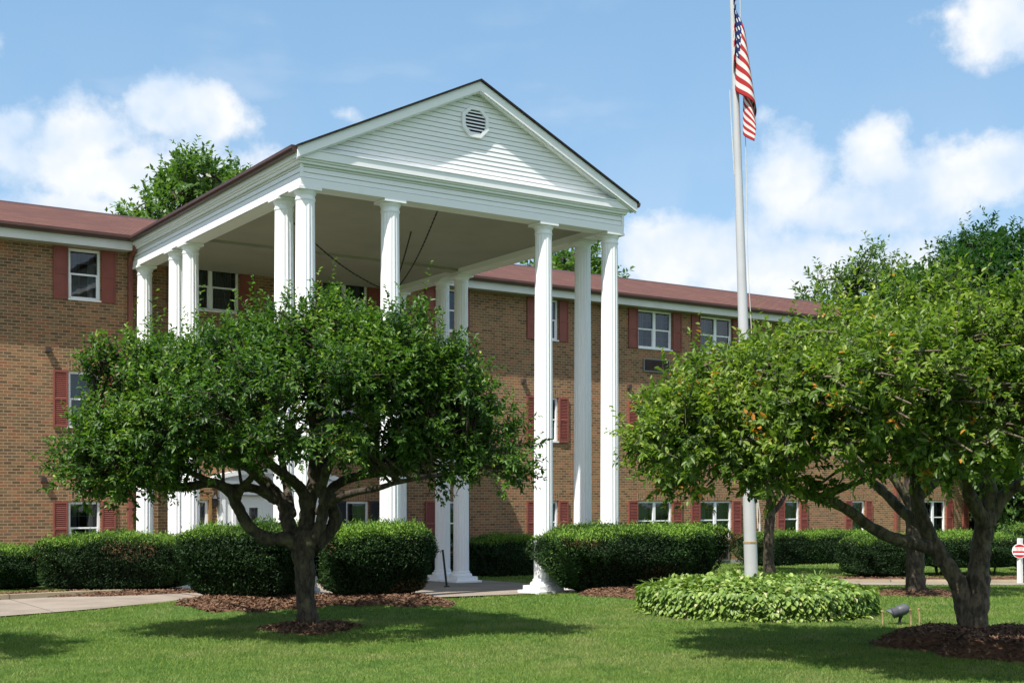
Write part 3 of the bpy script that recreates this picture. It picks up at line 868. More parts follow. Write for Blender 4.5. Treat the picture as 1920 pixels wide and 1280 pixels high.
# small brown vent hoods between the floors
for x, z in ((6.69, 4.86), (18.82, 4.83), (22.4, 4.85), (6.6, 2.12), (28.3, 4.85), (35.0, 4.85)):
    b = MB(); n = len(b.v); b.prism([(0, 0), (.11, 0), (.11, .10), (0, .10)], 0, 1)
    v = [(x-.055+p[0], YW-.10*(1 if p[2] > .01 else .9)*(1-p[1]), z-.06+p[2]) for p in b.v]
    MB().add(v, b.f).build('vent_hood', M['vent'], bld)
# foundation course
MB().box(BX0, 10.3, YW-.02, YW-.004, -.5, -.1).box(13.4, BX1, YW-.02, YW-.004, -.5, -.1).build('foundation', M['stone'], bld)

# ------------------------------------------------------------------ portico
PC = 11.78
XL, XR, PY = PC-3.31, PC+3.33, 18.76                        # outer faces of the entablature
por = thing('portico', 'tall white portico with fluted columns and a siding clad gable over the entrance drive', 'portico', (PC, PY, 0))
CX = (PC-3.14, PC-1.58, PC+1.6, PC+3.14)
CY = (18.95, 19.80, 24.35, 25.17, 27.24)
def column_mesh():
    nf, per = 16, 10; n = nf*per
    prof = []
    zs = list(np.linspace(0.24, 6.52, 10))
    v, f = [], []
    for i, z in enumerate(zs):
        t = i/(len(zs)-1); Rr = 0.178-0.024*t**1.6
        for j in range(n):
            a = 2*math.pi*j/n; ph = (j % per)/per
            d = max(0.0, math.sin(math.pi*min(1, max(0, (ph-.14)/.72)))) if 0.14 < ph < .86 else 0
            r = Rr-0.0125*d**0.6*(0 if i in (0, len(zs)-1) else 1)
            v.append((r*math.cos(a), r*math.sin(a), z))
    for i in range(len(zs)-1):
        for j in range(n):
            a = i*n+j; c = i*n+(j+1) % n; f.append((a, c, c+n, a+n))
    return v, f
def make_column(x, y):
    z = g1(x, y)+0.02
    # the shaft stands a little higher or lower with the paving: the base takes the difference
    v, f = column_mesh()
    v = [(x+a, y+b_, z+.24+(c-.24)*(6.28-z)/6.28) for a, b_, c in v]
    o = mesh_obj('column', v, f, M['white'], por, smooth=True)
    b = MB(); b.lathe([(.155, 6.52), (.166, 6.545), (.166, 6.565), (.157, 6.57), (.157, 6.615), (.18, 6.66), (.19, 6.687)], x, y, 32)
    b.box(x-.203, x+.203, y-.203, y+.203, 6.689, 6.735); b.build('capital', M['white'], o)
    b = MB(); b.lathe([(r_, h_+z) for r_, h_ in ((.185, .26), (.20, .245), (.20, .225), (.19, .215), (.235, .195), (.25, .165), (.235, .13), (.2, .125))], x, y, 32)
    b.box(x-.27, x+.27, y-.27, y+.27, z+.05, z+.135); b.box(x-.34, x+.34, y-.34, y+.34, z-.12, z+.05)
    b.build('base', M['white'], o)
for i, x in enumerate(CX): make_column(x, CY[0])
for y in CY[1:]:
    make_column(CX[0], y); make_column(CX[3], y)

def siding(b, x0, x1, z0, z1, y, course, nrm=-1, axis='x', clip=None, lip=.010):
    """lapped boards on a face; axis x: face looks to -Y at y.  axis y: face looks to nrm*X at x=y, x0..x1 run along Y"""
    n = max(1, round((z1-z0)/course)); h = (z1-z0)/n
    for i in range(n):
        a, c = z0+h*i, z0+h*(i+1)
        if clip:
            (l0, r0), (l1, r1) = clip(a), clip(c)
        else: (l0, r0), (l1, r1) = (x0, x1), (x0, x1)
        if axis == 'x':
            P = lambda s, d, z: (s, y-d, z)
        else:
            P = lambda s, d, z: (y+nrm*d, s, z)
        flip = axis == 'y' and nrm < 0
        g = .011
        q1 = [P(l0, lip, a+g), P(r0, lip, a+g), P(r1, .003, c), P(l1, .003, c)]
        q2 = [P(l0, -.012, a+g), P(r0, -.012, a+g), P(r0, lip, a+g), P(l0, lip, a+g)]
        q3 = [P(l0, -.012, a), P(r0, -.012, a), P(r0, -.012, a+g), P(l0, -.012, a+g)]
        for q in (q1, q2, q3): b.poly(q[::-1] if flip else q)

# entablature: beam all round with lapped boards and a plain bottom board
b = MB()
ZB, ZT = 6.737, 7.13
b.box(XL+.035, XR-.035, PY+.035, PY+.36, ZB+.002, ZT); b.box(XL+.035, XL+.36, PY+.362, YW-.004, ZB+.002, ZT); b.box(XR-.36, XR-.035, PY+.362, YW-.004, ZB+.002, ZT)
siding(b, XL+.025, XR-.025, ZB+.13, ZT, PY+.018  , .084)
siding(b, PY+.025, YW-.004, ZB+.13, ZT, XL+.018  , .084, -1, 'y'); siding(b, PY+.025, YW-.004, ZB+.13, ZT, XR-.018  , .084, 1, 'y')
b.box(XL, XR, PY-.005, PY+.017, ZB, ZB+.13); b.box(XL-.005, XL+.017, PY+.018, YW-.004, ZB, ZB+.13); b.box(XR-.017, XR+.005, PY+.018, YW-.004, ZB, ZB+.13)
b.box(XL-.004, XL+.05, PY-.008, PY+.016, ZB+.132, ZT); b.box(XR-.05, XR+.004, PY-.008, PY+.016, ZB+.132, ZT)
b.build('entablature', M['white'], por)
# ceiling with shallow cross beams
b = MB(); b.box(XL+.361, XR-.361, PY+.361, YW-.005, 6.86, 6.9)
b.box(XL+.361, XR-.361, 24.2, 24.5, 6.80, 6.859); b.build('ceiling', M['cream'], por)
# cornice
b = MB(); o1 = .075
b.box(XL-o1, XR+o1, PY-o1, PY+.02, ZT+.002, ZT+.03).box(XL-o1-.035, XR+o1+.035, PY-o1-.035, PY+.02, ZT+.032, ZT+.165)
b.box(XL-o1-.05, XR+o1+.05, PY-o1-.05, PY+.02, ZT+.167, ZT+.185)
b.box(XL-o1, XL+.02, PY+.022, YW-.3, ZT+.002, ZT+.03).box(XL-o1-.035, XL+.02, PY+.022, YW-.3, ZT+.032, ZT+.14)
b.box(XR-.02, XR+o1, PY+.022, YW-.3, ZT+.002, ZT+.03).box(XR-.02, XR+o1+.035, PY+.022, YW-.3, ZT+.032, ZT+.14)
b.box(XL-.045, XR+.045, PY-.045, PY, ZT-.04, ZT).box(XL-.045, XL, PY+.001, YW-.004, ZT-.04, ZT).box(XR, XR+.045, PY+.001, YW-.004, ZT-.05, ZT)
b.build('cornice', M['white'], por)
# gable
AX, AZ, EXL, EXR, EZP = PC, 9.0, XL-.125, XR+.185, 7.335
GY = PY+.0
sl_ = (AZ-EZP)/(AX-EXL); sr_ = (AZ-EZP)/(EXR-AX)
UND = .17
def clip(z):
    h = max(0, AZ-UND-z); return (AX-h/sl_, AX+h/sr_)
b = MB(); siding(b, 0, 0, ZT+.187, AZ-UND, GY  , .084, clip=clip)
z0 = ZT+.187
l, r = clip(z0); b.poly([(l, GY+.02, z0), (r, GY+.02, z0), (AX, GY+.02, AZ-UND)])
b.build('gable_siding', M['white'], por)
# rake boards and rake soffit
RYF = PY-.175
def rake(b, xe, xs_sign, s):
    def pr(z_off0, z_off1, y0, y1):
        pts = [(xe, EZP+z_off0), (AX, AZ+z_off0), (AX, AZ+z_off1), (xe, EZP+z_off1)]
        if xs_sign > 0: pts = pts[::-1]
        b.prism([(p[0], p[1]) for p in pts], y0, y1)
    pr(-.20, -.036, RYF, RYF+.035)
    pr(-.225, -.19, RYF+.037, RYF+.06)
    pr(-.19, -.165, RYF+.062, GY+.03)
b = MB(); rake(b, EXL, -1, sl_); rake(b, EXR, 1, sr_); b.build('rake_board', M['white'], por)
# roof of the portico, running back into the main roof
b = MB()
slab(b, (EXL-.02, RYF-.04, EZP-.01), (AX, RYF-.04, AZ), (AX, 33.3, AZ), (EXL-.02, 33.3, EZP-.01), .035)
slab(b, (AX+.002, RYF-.04, AZ), (EXR+.02, RYF-.04, EZP-.01), (EXR+.02, 33.3, EZP-.01), (AX+.002, 33.3, AZ), .035)
b.build('roof', M['proof'], por)
for x, s in ((EXL-.015, -1), (EXR+.015, 1)):
    b = MB(); prof = [(0, 0), (.06*s, .01), (.085*s, .05), (.085*s, .10), (0, .10)]
    v = [(x+p[0], y, EZP-.115+p[1]) for y in (RYF+.02, EY-.12) for p in prof]; n = 5
    b.add(v, [tuple(range(n)), tuple(range(2*n-1, n-1, -1))] + [(i, (i+1) % n, n+(i+1) % n, n+i) for i in range(n)])
    b.build('gutter', M['gutter'], por)
# octagonal louvred vent
VX, VZ, VR = 11.76, 8.28, .29
b = MB(); oc = [(math.cos(R(22.5+45*i)), math.sin(R(22.5+45*i))) for i in range(8)]
for i in range(8):
    p, q = oc[i], oc[(i+1) % 8]
    b.prism([(VX+VR*p[0]*.78, VZ+VR*p[1]*.78), (VX+VR*p[0], VZ+VR*p[1]), (VX+VR*q[0], VZ+VR*q[1]), (VX+VR*q[0]*.78, VZ+VR*q[1]*.78)], GY-.06, GY-.012)
vt = b.build('gable_vent', M['white'], por)
b = MB(); b.poly([(VX+VR*.8*p[0], GY-.021, VZ+VR*.8*p[1]) for p in oc]); b.build('vent_back', M['louvre_dark'], vt)
b = MB(); n = 7
for i in range(n):
    z = VZ-VR*.72+VR*1.44*(i+.3)/n; hw = min(VR*.74, max(.06, VR*.78*1.08-max(0, abs(z-VZ)-VR*.3)*1.0) if abs(z-VZ) > VR*.3 else VR*.74)
    hw = VR*.72 if abs(z-VZ) < VR*.3 else VR*.72-(abs(z-VZ)-VR*.3)
    b.quad((VX-hw, GY-.05, z-.012), (VX+hw, GY-.05, z-.012), (VX+hw, GY-.03, z+.02), (VX-hw, GY-.03, z+.02))
b.build('vent_slats', M['white'], vt)

# ------------------------------------------------------------------ lantern hung under the portico ceiling
lx, ly = at(736, 560, 25.0)[:2]
LZ = 5.2
lan = thing('hanging_lantern', 'black iron lantern slung on long chains under the portico ceiling', 'lantern', (lx, ly, LZ-.45))
b = MB()
b.lathe([(.02, LZ+.42), (.03, LZ+.34), (.28, LZ+.16), (.30, LZ+.13), (.02, LZ+.125)], lx, ly, 6)
b.lathe([(.18, LZ-.41), (.21, LZ-.38), (.02, LZ-.46)], lx, ly, 6)
b.tube([(lx, ly, LZ+.4), (lx, ly, 5.78)], .014, 6)
for i in range(6):
    a = R(60*i); c, s_ = math.cos(a), math.sin(a)
    b.tube([(lx+.27*c, ly+.27*s_, LZ+.14), (lx+.19*c, ly+.19*s_, LZ-.39)], .016, 5)
b.build('lantern_frame', M['black'], lan)
MB().lathe([(.25, LZ+.12), (.175, LZ-.37)], lx, ly, 6).build('lantern_glass', M['lampglass'], lan)
for ax_, ay_, ad in ((822, 391, 22.48), (771, 434, 24.4), (535, 402, 22.95)):
    ex, ey = at(ax_, ay_, ad)[:2]
    p0 = np.array([lx, ly, 5.76]); p1 = np.array([ex, ey, 6.858]); pts = []
    for i in range(61):
        t = i/60; p = p0+(p1-p0)*t; p[2] -= .17*math.sin(math.pi*t)*np.linalg.norm(p1[:2]-p0[:2])/2.6
        pts.append(p)
    b = MB()
    b.tube(pts, [.016 if i % 2 else .010 for i in range(61)], 6)
    b.build('chain', M['black'], lan)
# black post by the inner columns
px, py = at(838, 1098, 25.8)[:2]; pz = g1(px, py)
q = at(830, 1030, 25.8)
b = MB(); b.tube([(px, py, pz), tuple(q)], .022, 8); b.lathe([(.07, pz+.02), (.06, pz+.05), (.03, pz+.06)], px, py, 12)
tag(b.build('handrail_post', M['black']), 'thin black iron post leaning beside the inner right pair of white columns', 'post')

# ------------------------------------------------------------------ foliage
def leaf_faces(P, D, N, L, W, fold=0.25, hexa=True):
    D = D/np.linalg.norm(D, axis=1)[:, None]
    S = np.cross(D, N); S /= np.linalg.norm(S, axis=1)[:, None]+1e-9
    U = np.cross(S, D)
    L = L[:, None]; W = W[:, None]
    n = len(P)
    if hexa:
        a = P; tip = P+D*L-U*L*.10
        l1 = P+D*L*.32+S*W*.5+U*W*fold; l2 = P+D*L*.68+S*W*.42+U*W*fold*.7
        r1 = P+D*L*.32-S*W*.5+U*W*fold; r2 = P+D*L*.68-S*W*.42+U*W*fold*.7
        V = np.stack([a, l1, l2, tip, r2, r1], 1).reshape(-1, 3)
        b = np.arange(n)[:, None]*6
        Fq = np.concatenate([b+np.array([[0, 3, 2, 1]]), b+np.array([[0, 5, 4, 3]])], 1).reshape(-1, 4)
        return V, Fq, 6
    l = P+D*L*.45+S*W*.5+U*W*fold; r = P+D*L*.45-S*W*.5+U*W*fold; tip = P+D*L
    V = np.stack([P, l, tip, r], 1).reshape(-1, 3)
    Fq = (np.arange(n)[:, None]*4+np.array([[0, 3, 2, 1]]))
    return V, Fq, 4

def unit(n, r):
    v = r.normal(size=(n, 3)); return v/np.linalg.norm(v, axis=1)[:, None]

def lobes_sample(lobes, n, r, inner=0.55, low=-0.35):
    """points in the outer shell of a union of ellipsoids, with the outward direction"""
    vol = np.array([l[3]*l[4]+l[4]*l[5]+l[3]*l[5] for l in lobes]); vol /= vol.sum()
    P, O = [], []
    while len(P) < n:
        k = r.choice(len(lobes), p=vol); c = np.array(lobes[k][:3]); R3 = np.array(lobes[k][3:6])
        d = r.normal(size=3); d /= np.linalg.norm(d)
        if d[2] < low: continue
        f = inner+(1-inner)*r.random()**0.55
        p = c+d*R3*f
        deep = False
        for j, l in enumerate(lobes):
            if j != k and np.sum(((p-np.array(l[:3]))/np.array(l[3:6]))**2) < 0.42: deep = True; break
        if deep: continue
        o = d/R3; P.append(p); O.append(o/np.linalg.norm(o))
    return np.array(P), np.array(O)

def make_crown(lobes, nclump, r, shoots=8, leaves=10, shoot_len=.32, L=.085, W=.034, clump_r=.22, up=.45, low=-.35, inner=.55, hexa=True, spikes=0, tone0=.28, oddp=.0, vary=.30):
    C, O = lobes_sample(lobes, nclump, r, inner, low)
    ctone = np.clip(r.normal(tone0, .12, nclump), .05, .75)
    m = nclump*shoots
    ci = np.repeat(np.arange(nclump), shoots)
    S0 = C[ci]+unit(m, r)*(clump_r*r.random((m, 1))**.5)
    SD = O[ci]*.75+unit(m, r)*.75+np.array([0, 0, up]); SD /= np.linalg.norm(SD, axis=1)[:, None]
    SL = shoot_len*r.uniform(.5, 1.25, m)
    if spikes:
        top = np.where(O[ci][:, 2] > .25)[0]; pick = r.choice(top, min(spikes, len(top)), replace=False)
        SD[pick] = np.array([0, 0, 1.0])+unit(len(pick), r)*.28; SD[pick] /= np.linalg.norm(SD[pick], axis=1)[:, None]; SL[pick] *= r.uniform(1.3, 2.6, len(pick))
    n = m*leaves; si = np.repeat(np.arange(m), leaves); t = np.tile((np.arange(leaves)+.5)/leaves, m)+r.normal(0, .03, n)
    P = S0[si]+SD[si]*(SL[si]*t)[:, None]; P[:, 2] -= .06*t**2*SL[si]
    side = np.cross(SD[si], unit(n, r)); side /= np.linalg.norm(side, axis=1)[:, None]+1e-9
    D = SD[si]*(.35+.6*t)[:, None]+side*.9+np.array([0, 0, -.18])
    N = SD[si]*.5+unit(n, r)*.55+np.array([0, 0, .75])
    LL = L*r.uniform(.65, 1.25, n)*(1.08-.35*t); WW = W*r.uniform(.75, 1.2, n)*(1.05-.3*t)
    V, Fq, k = leaf_faces(P, D, N, LL, WW, hexa=hexa)
    tone = np.clip(ctone[ci][si]+r.normal(0, vary*.35, n)+.34*np.clip(t-.55, 0, 1)*r.random(n)*1.6, 0.02, .94)
    if oddp:
        warm = np.clip(r.normal(-.3, 1, nclump), 0, None)**2*np.where(C[:, 2] < 2.9, 1.6, .35); pr = oddp*warm[ci][si]
        tone = np.where(r.random(n) < pr, 1.0, tone)
    return V, Fq, np.repeat(tone, k), C, S0, SD, SL

def add_bumps(lobes, r, per, lo=.28, hi=.5):
    out = list(lobes)
    for l in lobes:
        for k in range(per):
            d = r.normal(size=3); d[2] = abs(d[2])*.8-.25; d /= np.linalg.norm(d)
            c = np.array(l[:3])+d*np.array(l[3:6])*r.uniform(.86, 1.0); q = r.uniform(lo, hi)
            out.append((c[0], c[1], c[2], q, q, q*.8))
    return out

def nearest(pts, C):
    d = ((C[:, None, :]-pts[None, :, :])**2).sum(-1); return pts[d.argmin(1)]

def make_tree(label, base, limbs, lobes, nclump, matl, group, seed, twig=.012, name='lawn_tree', ctl={}, trunk_mat='bark'):
    r = np.random.default_rng(seed)
    root = thing(name, label, 'tree', (base[0], base[1], g1(base[0], base[1])), group)
    b = MB(); spine = []
    for pts, rad in limbs:
        Q, rr = resample(np.array(pts, float), len(pts)*6, np.array(rad, float))
        wob = np.cumsum(r.normal(0, .006, Q.shape), 0); wob -= np.linspace(0, 1, len(Q))[:, None]*wob[-1]
        Q = Q+wob*min(1, rad[0]*6)
        rr = rr*(1+r.normal(0, .05, len(rr)))
        b.tube(Q, rr, 12 if rad[0] > .06 else 7)
        spine.append(Q[len(Q)//3:])
    spine = np.vstack(spine)
    ctl = dict(ctl); bp = ctl.pop('bumps', 0)
    if bp: lobes = add_bumps(lobes, r, bp)
    V, Fq, tone, C, S0, SD, SL = make_crown(lobes, nclump, r, **ctl)
    if twig:
        A = nearest(spine, C)
        for k in range(len(C)):
            mid = (A[k]+C[k])/2+r.normal(0, .08, 3)+np.array([0, 0, .05])
            pts = resample(np.array([A[k], mid, C[k], C[k]+(C[k]-mid)*.2]), 8)
            b.tube(pts, np.linspace(twig*2.0, twig*.5, 8), 4, cap=False)
        for k in range(0, len(S0), 2):
            b.tube([S0[k]-SD[k]*.1, S0[k]+SD[k]*SL[k]*.8], [twig*.45, twig*.2], 3, cap=False)
    b.build('trunk', M[trunk_mat], root, smooth=True)
    mesh_obj('crown', V, Fq, M[matl], root, attrs={'tone': tone})
    return root

LG = 'spreading trees on the front lawn'
def PX(seq, d0):                      # (x, y, depth offset) photo-pixel path at the tree's own distance
    return [at(x, y, d0+dz) for x, y, dz in seq]
def lobe(x, y, d, rx, rz, ry=None): c = at(x, y, d); return (c[0], c[1], c[2], rx, ry or rx, rz)

D1 = 16.44
limbs1 = [
    (PX([(588, 1192, 0), (584, 1165, 0), (578, 1110, 0), (574, 1060, 0), (570, 1015, 0), (572, 985, .05)], D1), [.19, .138, .122, .138, .175, .15]),
    (PX([(575, 1050, 0), (545, 1015, -.1), (505, 1012, -.15), (470, 990, -.2), (448, 955, -.25), (432, 925, -.3), (395, 908, -.35), (330, 915, -.4), (260, 905, -.5), (190, 880, -.6), (140, 850, -.7)], D1), [.105, .095, .082, .078, .074, .07, .062, .054, .046, .032, .02]),
    (PX([(568, 1030, .05), (540, 990, .1), (530, 950, .15), (512, 922, .2), (485, 895, .3), (455, 872, .5), (400, 850, .7), (330, 820, .9), (260, 780, 1.1)], D1), [.12, .10, .085, .08, .07, .06, .05, .035, .02]),
    (PX([(520, 938, .15), (480, 915, 0), (430, 912, -.2), (380, 895, -.5), (300, 860, -.9)], D1), [.07, .06, .05, .04, .02]),
    (PX([(572, 1000, .05), (574, 950, .1), (568, 915, 0), (545, 895, -.3), (500, 860, -.6), (450, 800, -.9)], D1), [.11, .085, .075, .065, .05, .02]),
    (PX([(575, 1000, .05), (582, 940, .1), (588, 890, .2), (590, 820, .3), (580, 740, .4), (575, 660, .4)], D1), [.10, .085, .08, .065, .045, .02]),
    (PX([(580, 1020, -.05), (600, 985, -.1), (604, 940, -.15), (600, 905, -.2), (625, 850, -.4), (670, 780, -.6), (720, 700, -.8)], D1), [.10, .08, .07, .065, .05, .035, .02]),
    (PX([(585, 1025, 0), (618, 1000, .1), (632, 970, .15), (618, 930, .3), (640, 905, .4), (690, 890, .5), (760, 880, .6), (830, 850, .8), (900, 820, 1.0)], D1), [.11, .095, .085, .075, .065, .055, .045, .03, .02]),
    (PX([(640, 905, .3), (700, 880, -.2), (740, 875, -.5), (800, 860, -.9), (870, 850, -1.2)], D1), [.055, .05, .04, .03, .015]),
    (PX([(598, 960, .05), (620, 940, -.3), (650, 925, -.5), (700, 915, -.8), (760, 900, -1.1), (830, 890, -1.3)], D1), [.06, .055, .05, .04, .03, .015]),
    (PX([(548, 965, .1), (535, 905, .5), (525, 850, .8), (500, 780, 1.1)], D1), [.065, .055, .045, .02]),
    (PX([(440, 945, -.25), (452, 915, -.5), (475, 890, -.8), (495, 850, -1.1)], D1), [.06, .05, .04, .02]),
    (PX([(588, 900, .2), (620, 850, .8), (660, 800, 1.4), (720, 740, 1.9)], D1), [.06, .05, .035, .02]),
]
E1 = D1-.75
lobes1 = [lobe(540, 775, E1, 1.9, .86, 2.0), lobe(360, 805, E1-.1, 1.1, .78, 1.4), lobe(235, 845, E1-.2, .52, .58, .9), lobe(270, 870, E1, .58, .44, .9), lobe(705, 775, E1, 1.15, .88, 1.5), lobe(815, 820, E1+.1, .58, .60, 1.0),
          lobe(850, 855, E1+.1, .36, .44, .8), lobe(235, 885, E1-.2, .36, .38, .7), lobe(600, 705, E1+.1, 1.0, .68, 1.2), lobe(440, 730, E1+.1, .9, .64, 1.1), lobe(330, 760, E1, .6, .52, .9), lobe(750, 730, E1, .62, .52, .9)]
make_tree('broad low lawn tree in front of the left columns, its crown dark green and even', T1, limbs1, lobes1, 780, 'leafA', LG, 11, ctl=dict(bumps=4, shoots=8, leaves=13, spikes=260, low=-.62, L=.082, W=.036, oddp=.004))

D2 = 14.9
limbs2 = [
    (PX([(1824, 1222, 0), (1828, 1180, 0), (1834, 1120, 0), (1838, 1060, .05), (1846, 1010, .1), (1850, 965, .1)], D2), [.23, .155, .14, .125, .118, .11]),
    (PX([(1848, 985, .1), (1828, 945, 0), (1814, 915, -.1), (1810, 880, -.15), (1802, 845, -.2), (1815, 815, -.2), (1800, 750, -.3), (1770, 680, -.4)], D2), [.10, .08, .075, .075, .07, .055, .04, .02]),
    (PX([(1850, 985, .1), (1853, 930, .15), (1850, 890, .2), (1856, 840, .3), (1850, 760, .4), (1860, 660, .5)], D2), [.11, .10, .095, .07, .05, .02]),
    (PX([(1852, 980, .1), (1880, 930, .1), (1915, 905, 0), (1960, 880, -.1), (2030, 850, -.2), (2110, 800, -.2)], D2), [.09, .075, .065, .06, .045, .02]),
    (PX([(1825, 1190, 0), (1808, 1130, 0), (1788, 1080, 0), (1760, 1035, .05), (1735, 985, .1), (1722, 935, .15), (1716, 880, .2), (1700, 800, .4), (1690, 720, .5)], D2), [.135, .112, .102, .095, .088, .082, .075, .055, .02]),
    (PX([(1752, 1028, .05), (1715, 1018, -.1), (1672, 1008, -.2), (1630, 985, -.3), (1590, 955, -.4), (1545, 935, -.5), (1490, 920, -.5), (1420, 890, -.5), (1340, 850, -.4), (1270, 820, -.4)], D2), [.085, .075, .075, .065, .06, .055, .045, .035, .025, .015]),
    (PX([(1732, 985, .1), (1695, 960, .3), (1660, 925, .5), (1625, 895, .7), (1570, 850, 1.0), (1500, 800, 1.4), (1430, 740, 1.7)], D2), [.075, .065, .06, .05, .04, .03, .015]),
    (PX([(1722, 935, .15), (1752, 905, .3), (1785, 885, .5), (1820, 850, .9), (1860, 780, 1.3)], D2), [.06, .055, .05, .04, .02]),
    (PX([(1716, 885, .2), (1660, 820, -.2), (1590, 760, -.5), (1500, 700, -.7), (1420, 670, -.8)], D2), [.06, .05, .04, .03, .015]),
]
E2 = D2-1.9
lobes2 = [lobe(1650, 790, E2, 1.65, .80, 3.0), lobe(1480, 830, E2, .92, .60, 2.3), lobe(1320, 850, E2+.3, .50, .40, .8), lobe(1370, 890, E2+.1, .45, .24, .8), lobe(1580, 715, E2+.7, 1.0, .60, 1.2), lobe(1800, 765, E2-.1, 1.2, .82, 2.9),
          lobe(1960, 770, E2+.1, 1.05, .82, 2.2), lobe(1750, 695, E2+.7, 1.0, .58, 1.1), lobe(1475, 785, E2+.4, .6, .42, .9), lobe(1890, 700, E2+.5, .8, .52, 1.0), lobe(2080, 800, E2, .9, .7, 1.2)]
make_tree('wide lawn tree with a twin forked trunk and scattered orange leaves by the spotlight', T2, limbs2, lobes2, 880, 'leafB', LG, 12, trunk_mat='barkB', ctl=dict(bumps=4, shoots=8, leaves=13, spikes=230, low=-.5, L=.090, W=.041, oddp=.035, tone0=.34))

D3 = 22.8
limbs3 = [(PX([(1716, 1120, 0), (1715, 1080, 0), (1714, 1030, 0), (1712, 970, 0), (1705, 910, .1), (1690, 820, .2)], D3), [.2, .165, .16, .15, .12, .04]),
          (PX([(1712, 960, 0), (1740, 900, .2), (1790, 850, .4), (1850, 800, .6)], D3), [.09, .07, .05, .02]),
          (PX([(1710, 950, 0), (1670, 890, 0), (1610, 840, 0), (1540, 800, 0)], D3), [.09, .07, .05, .02])]
lobes3 = [lobe(1715, 790, D3, 2.3, 1.0, 2.2), lobe(1600, 790, D3, 1.4, .9, 1.4), lobe(1830, 760, D3, 1.5, 1.0, 1.5)]
make_tree('lawn tree with a straight dark trunk standing behind the twin trunked tree', T3, limbs3, lobes3, 330, 'leafA', LG, 13, ctl=dict(shoots=7, leaves=9, low=-.1, L=.11, W=.045))

D4 = 31.8
limbs4 = [(PX([(1443, 1076, 0), (1443, 1030, 0), (1444, 980, 0), (1446, 940, 0), (1438, 890, 0), (1440, 800, 0)], D4), [.17, .125, .12, .12, .08, .03]),
          (PX([(1447, 965, 0), (1462, 945, .1), (1478, 915, .2), (1500, 860, .3)], D4), [.07, .06, .05, .02]),
          (PX([(1445, 945, 0), (1425, 910, .1), (1400, 870, .2)], D4), [.07, .05, .02])]
lobes4 = [lobe(1443, 830, D4, 1.7, 1.0, 1.7), lobe(1440, 780, D4, 1.2, .8, 1.2)]
make_tree('slim young tree with one pale trunk between the flagpole and the brick wall', T4, limbs4, lobes4, 170, 'leafA', LG, 14, ctl=dict(shoots=6, leaves=8, low=-.1, L=.13, W=.055))

# tree standing left of the view: only its shade on the grass and no crown reaches the picture
T5 = (0.9, 14.9)
limbs5 = [([(T5[0], T5[1], -.02), (T5[0], T5[1]+.03, .6), (T5[0]-.05, T5[1], 1.3), (T5[0], T5[1], 2.2), (T5[0]+.1, T5[1], 3.0)], [.2, .15, .14, .1, .03]),
          ([(T5[0]-.04, T5[1], 1.2), (T5[0]-.6, T5[1]+.3, 1.8), (T5[0]-1.2, T5[1]+.4, 2.4)], [.08, .06, .02]),
          ([(T5[0]-.04, T5[1], 1.2), (T5[0]+.5, T5[1]-.2, 1.9), (T5[0]+1.0, T5[1]-.2, 2.5)], [.08, .06, .02])]
lobes5 = [(T5[0], T5[1], 2.6, 1.7, 1.7, .85), (T5[0], T5[1], 3.1, 1.1, 1.1, .7)]
make_tree('lawn tree whose shade falls on the grass at the left edge beside the drive', T5, limbs5, lobes5, 240, 'leafA', LG, 15, ctl=dict(shoots=7, leaves=9, low=-.15))

# trees beyond the building
def far_tree(label, x, ytop, d, width, hgt, matl, seed, nclump, L=.26, nl=5, dens=1.0, ybase=None, sparse=False):
    c = at(x, ytop, d); gx, gy = c[0], c[1]; g = g1(gx, gy); top = c[2]
    r = np.random.default_rng(seed)
    zc = top-hgt/2
    lb = [(gx, gy, zc-.1*hgt, width*.42, width*.42, hgt*.40)]
    for k in range(nl):
        a = r.uniform(0, 6.28); q = r.uniform(.35, .62)*width*.5
        rr = width*r.uniform(.16, .25)
        lb.append((gx+q*math.cos(a), gy+q*math.sin(a), zc+hgt*r.uniform(-.25, .30), rr, rr, hgt*r.uniform(.14, .21)))
    lb.append((gx+width*.05, gy, top-hgt*.17, width*.2, width*.2, hgt*.16))
    tr = [(gx, gy, g-.1), (gx+.05, gy, g+(zc-g)*.5), (gx-.1, gy+.1, zc-hgt*.2), (gx, gy, zc+hgt*.3)]
    limbs = [(tr, [.3, .24, .18, .04])]
    for k in range(7):
        a = k*.9+r.random(); z0 = zc-hgt*r.uniform(-.05, .42)
        limbs.append(([(gx, gy, z0), (gx+math.cos(a)*width*.18, gy+math.sin(a)*width*.18, z0+hgt*.12), (gx+math.cos(a)*width*.36, gy+math.sin(a)*width*.36, z0+hgt*.30)], [.11, .07, .025]))
    make_tree(label, (gx, gy), limbs, lb, nclump, matl, 'trees beyond the brick building', seed, twig=.02, name='background_tree',
              ctl=dict(shoots=6, leaves=9 if not sparse else 6, shoot_len=.6, L=L, W=L*.5, clump_r=.55, low=-.7, inner=.45 if not sparse else .3, hexa=False, tone0=.4, up=.3))
far_tree('leafy mid green tree rising over the left roof beside the portico gutter', 365, 305, 46, 6.0, 4.6, 'leafC', 21, 260)
far_tree('green tree glimpsed over the right roof between the portico columns', 1068, 448, 50, 5.2, 5.0, 'leafC', 22, 230)
far_tree('pale airy tree showing sky through its crown over the right end of the roof', 1610, 462, 52, 5.0, 5.0, 'leafP', 23, 150, sparse=True)
far_tree('large dark dense tree towering at the right edge of the view', 1840, 436, 44, 8.0, 7.4, 'leafD', 24, 1000, L=.22)
far_tree('mid green tree between the pale airy tree and the large dark one', 1700, 520, 50, 4.6, 5.0, 'leafC', 25, 240)
far_tree('low bushy tree past the right end of the brick wall', 1925, 800, 44, 5.0, 4.2, 'leafC', 26, 260)

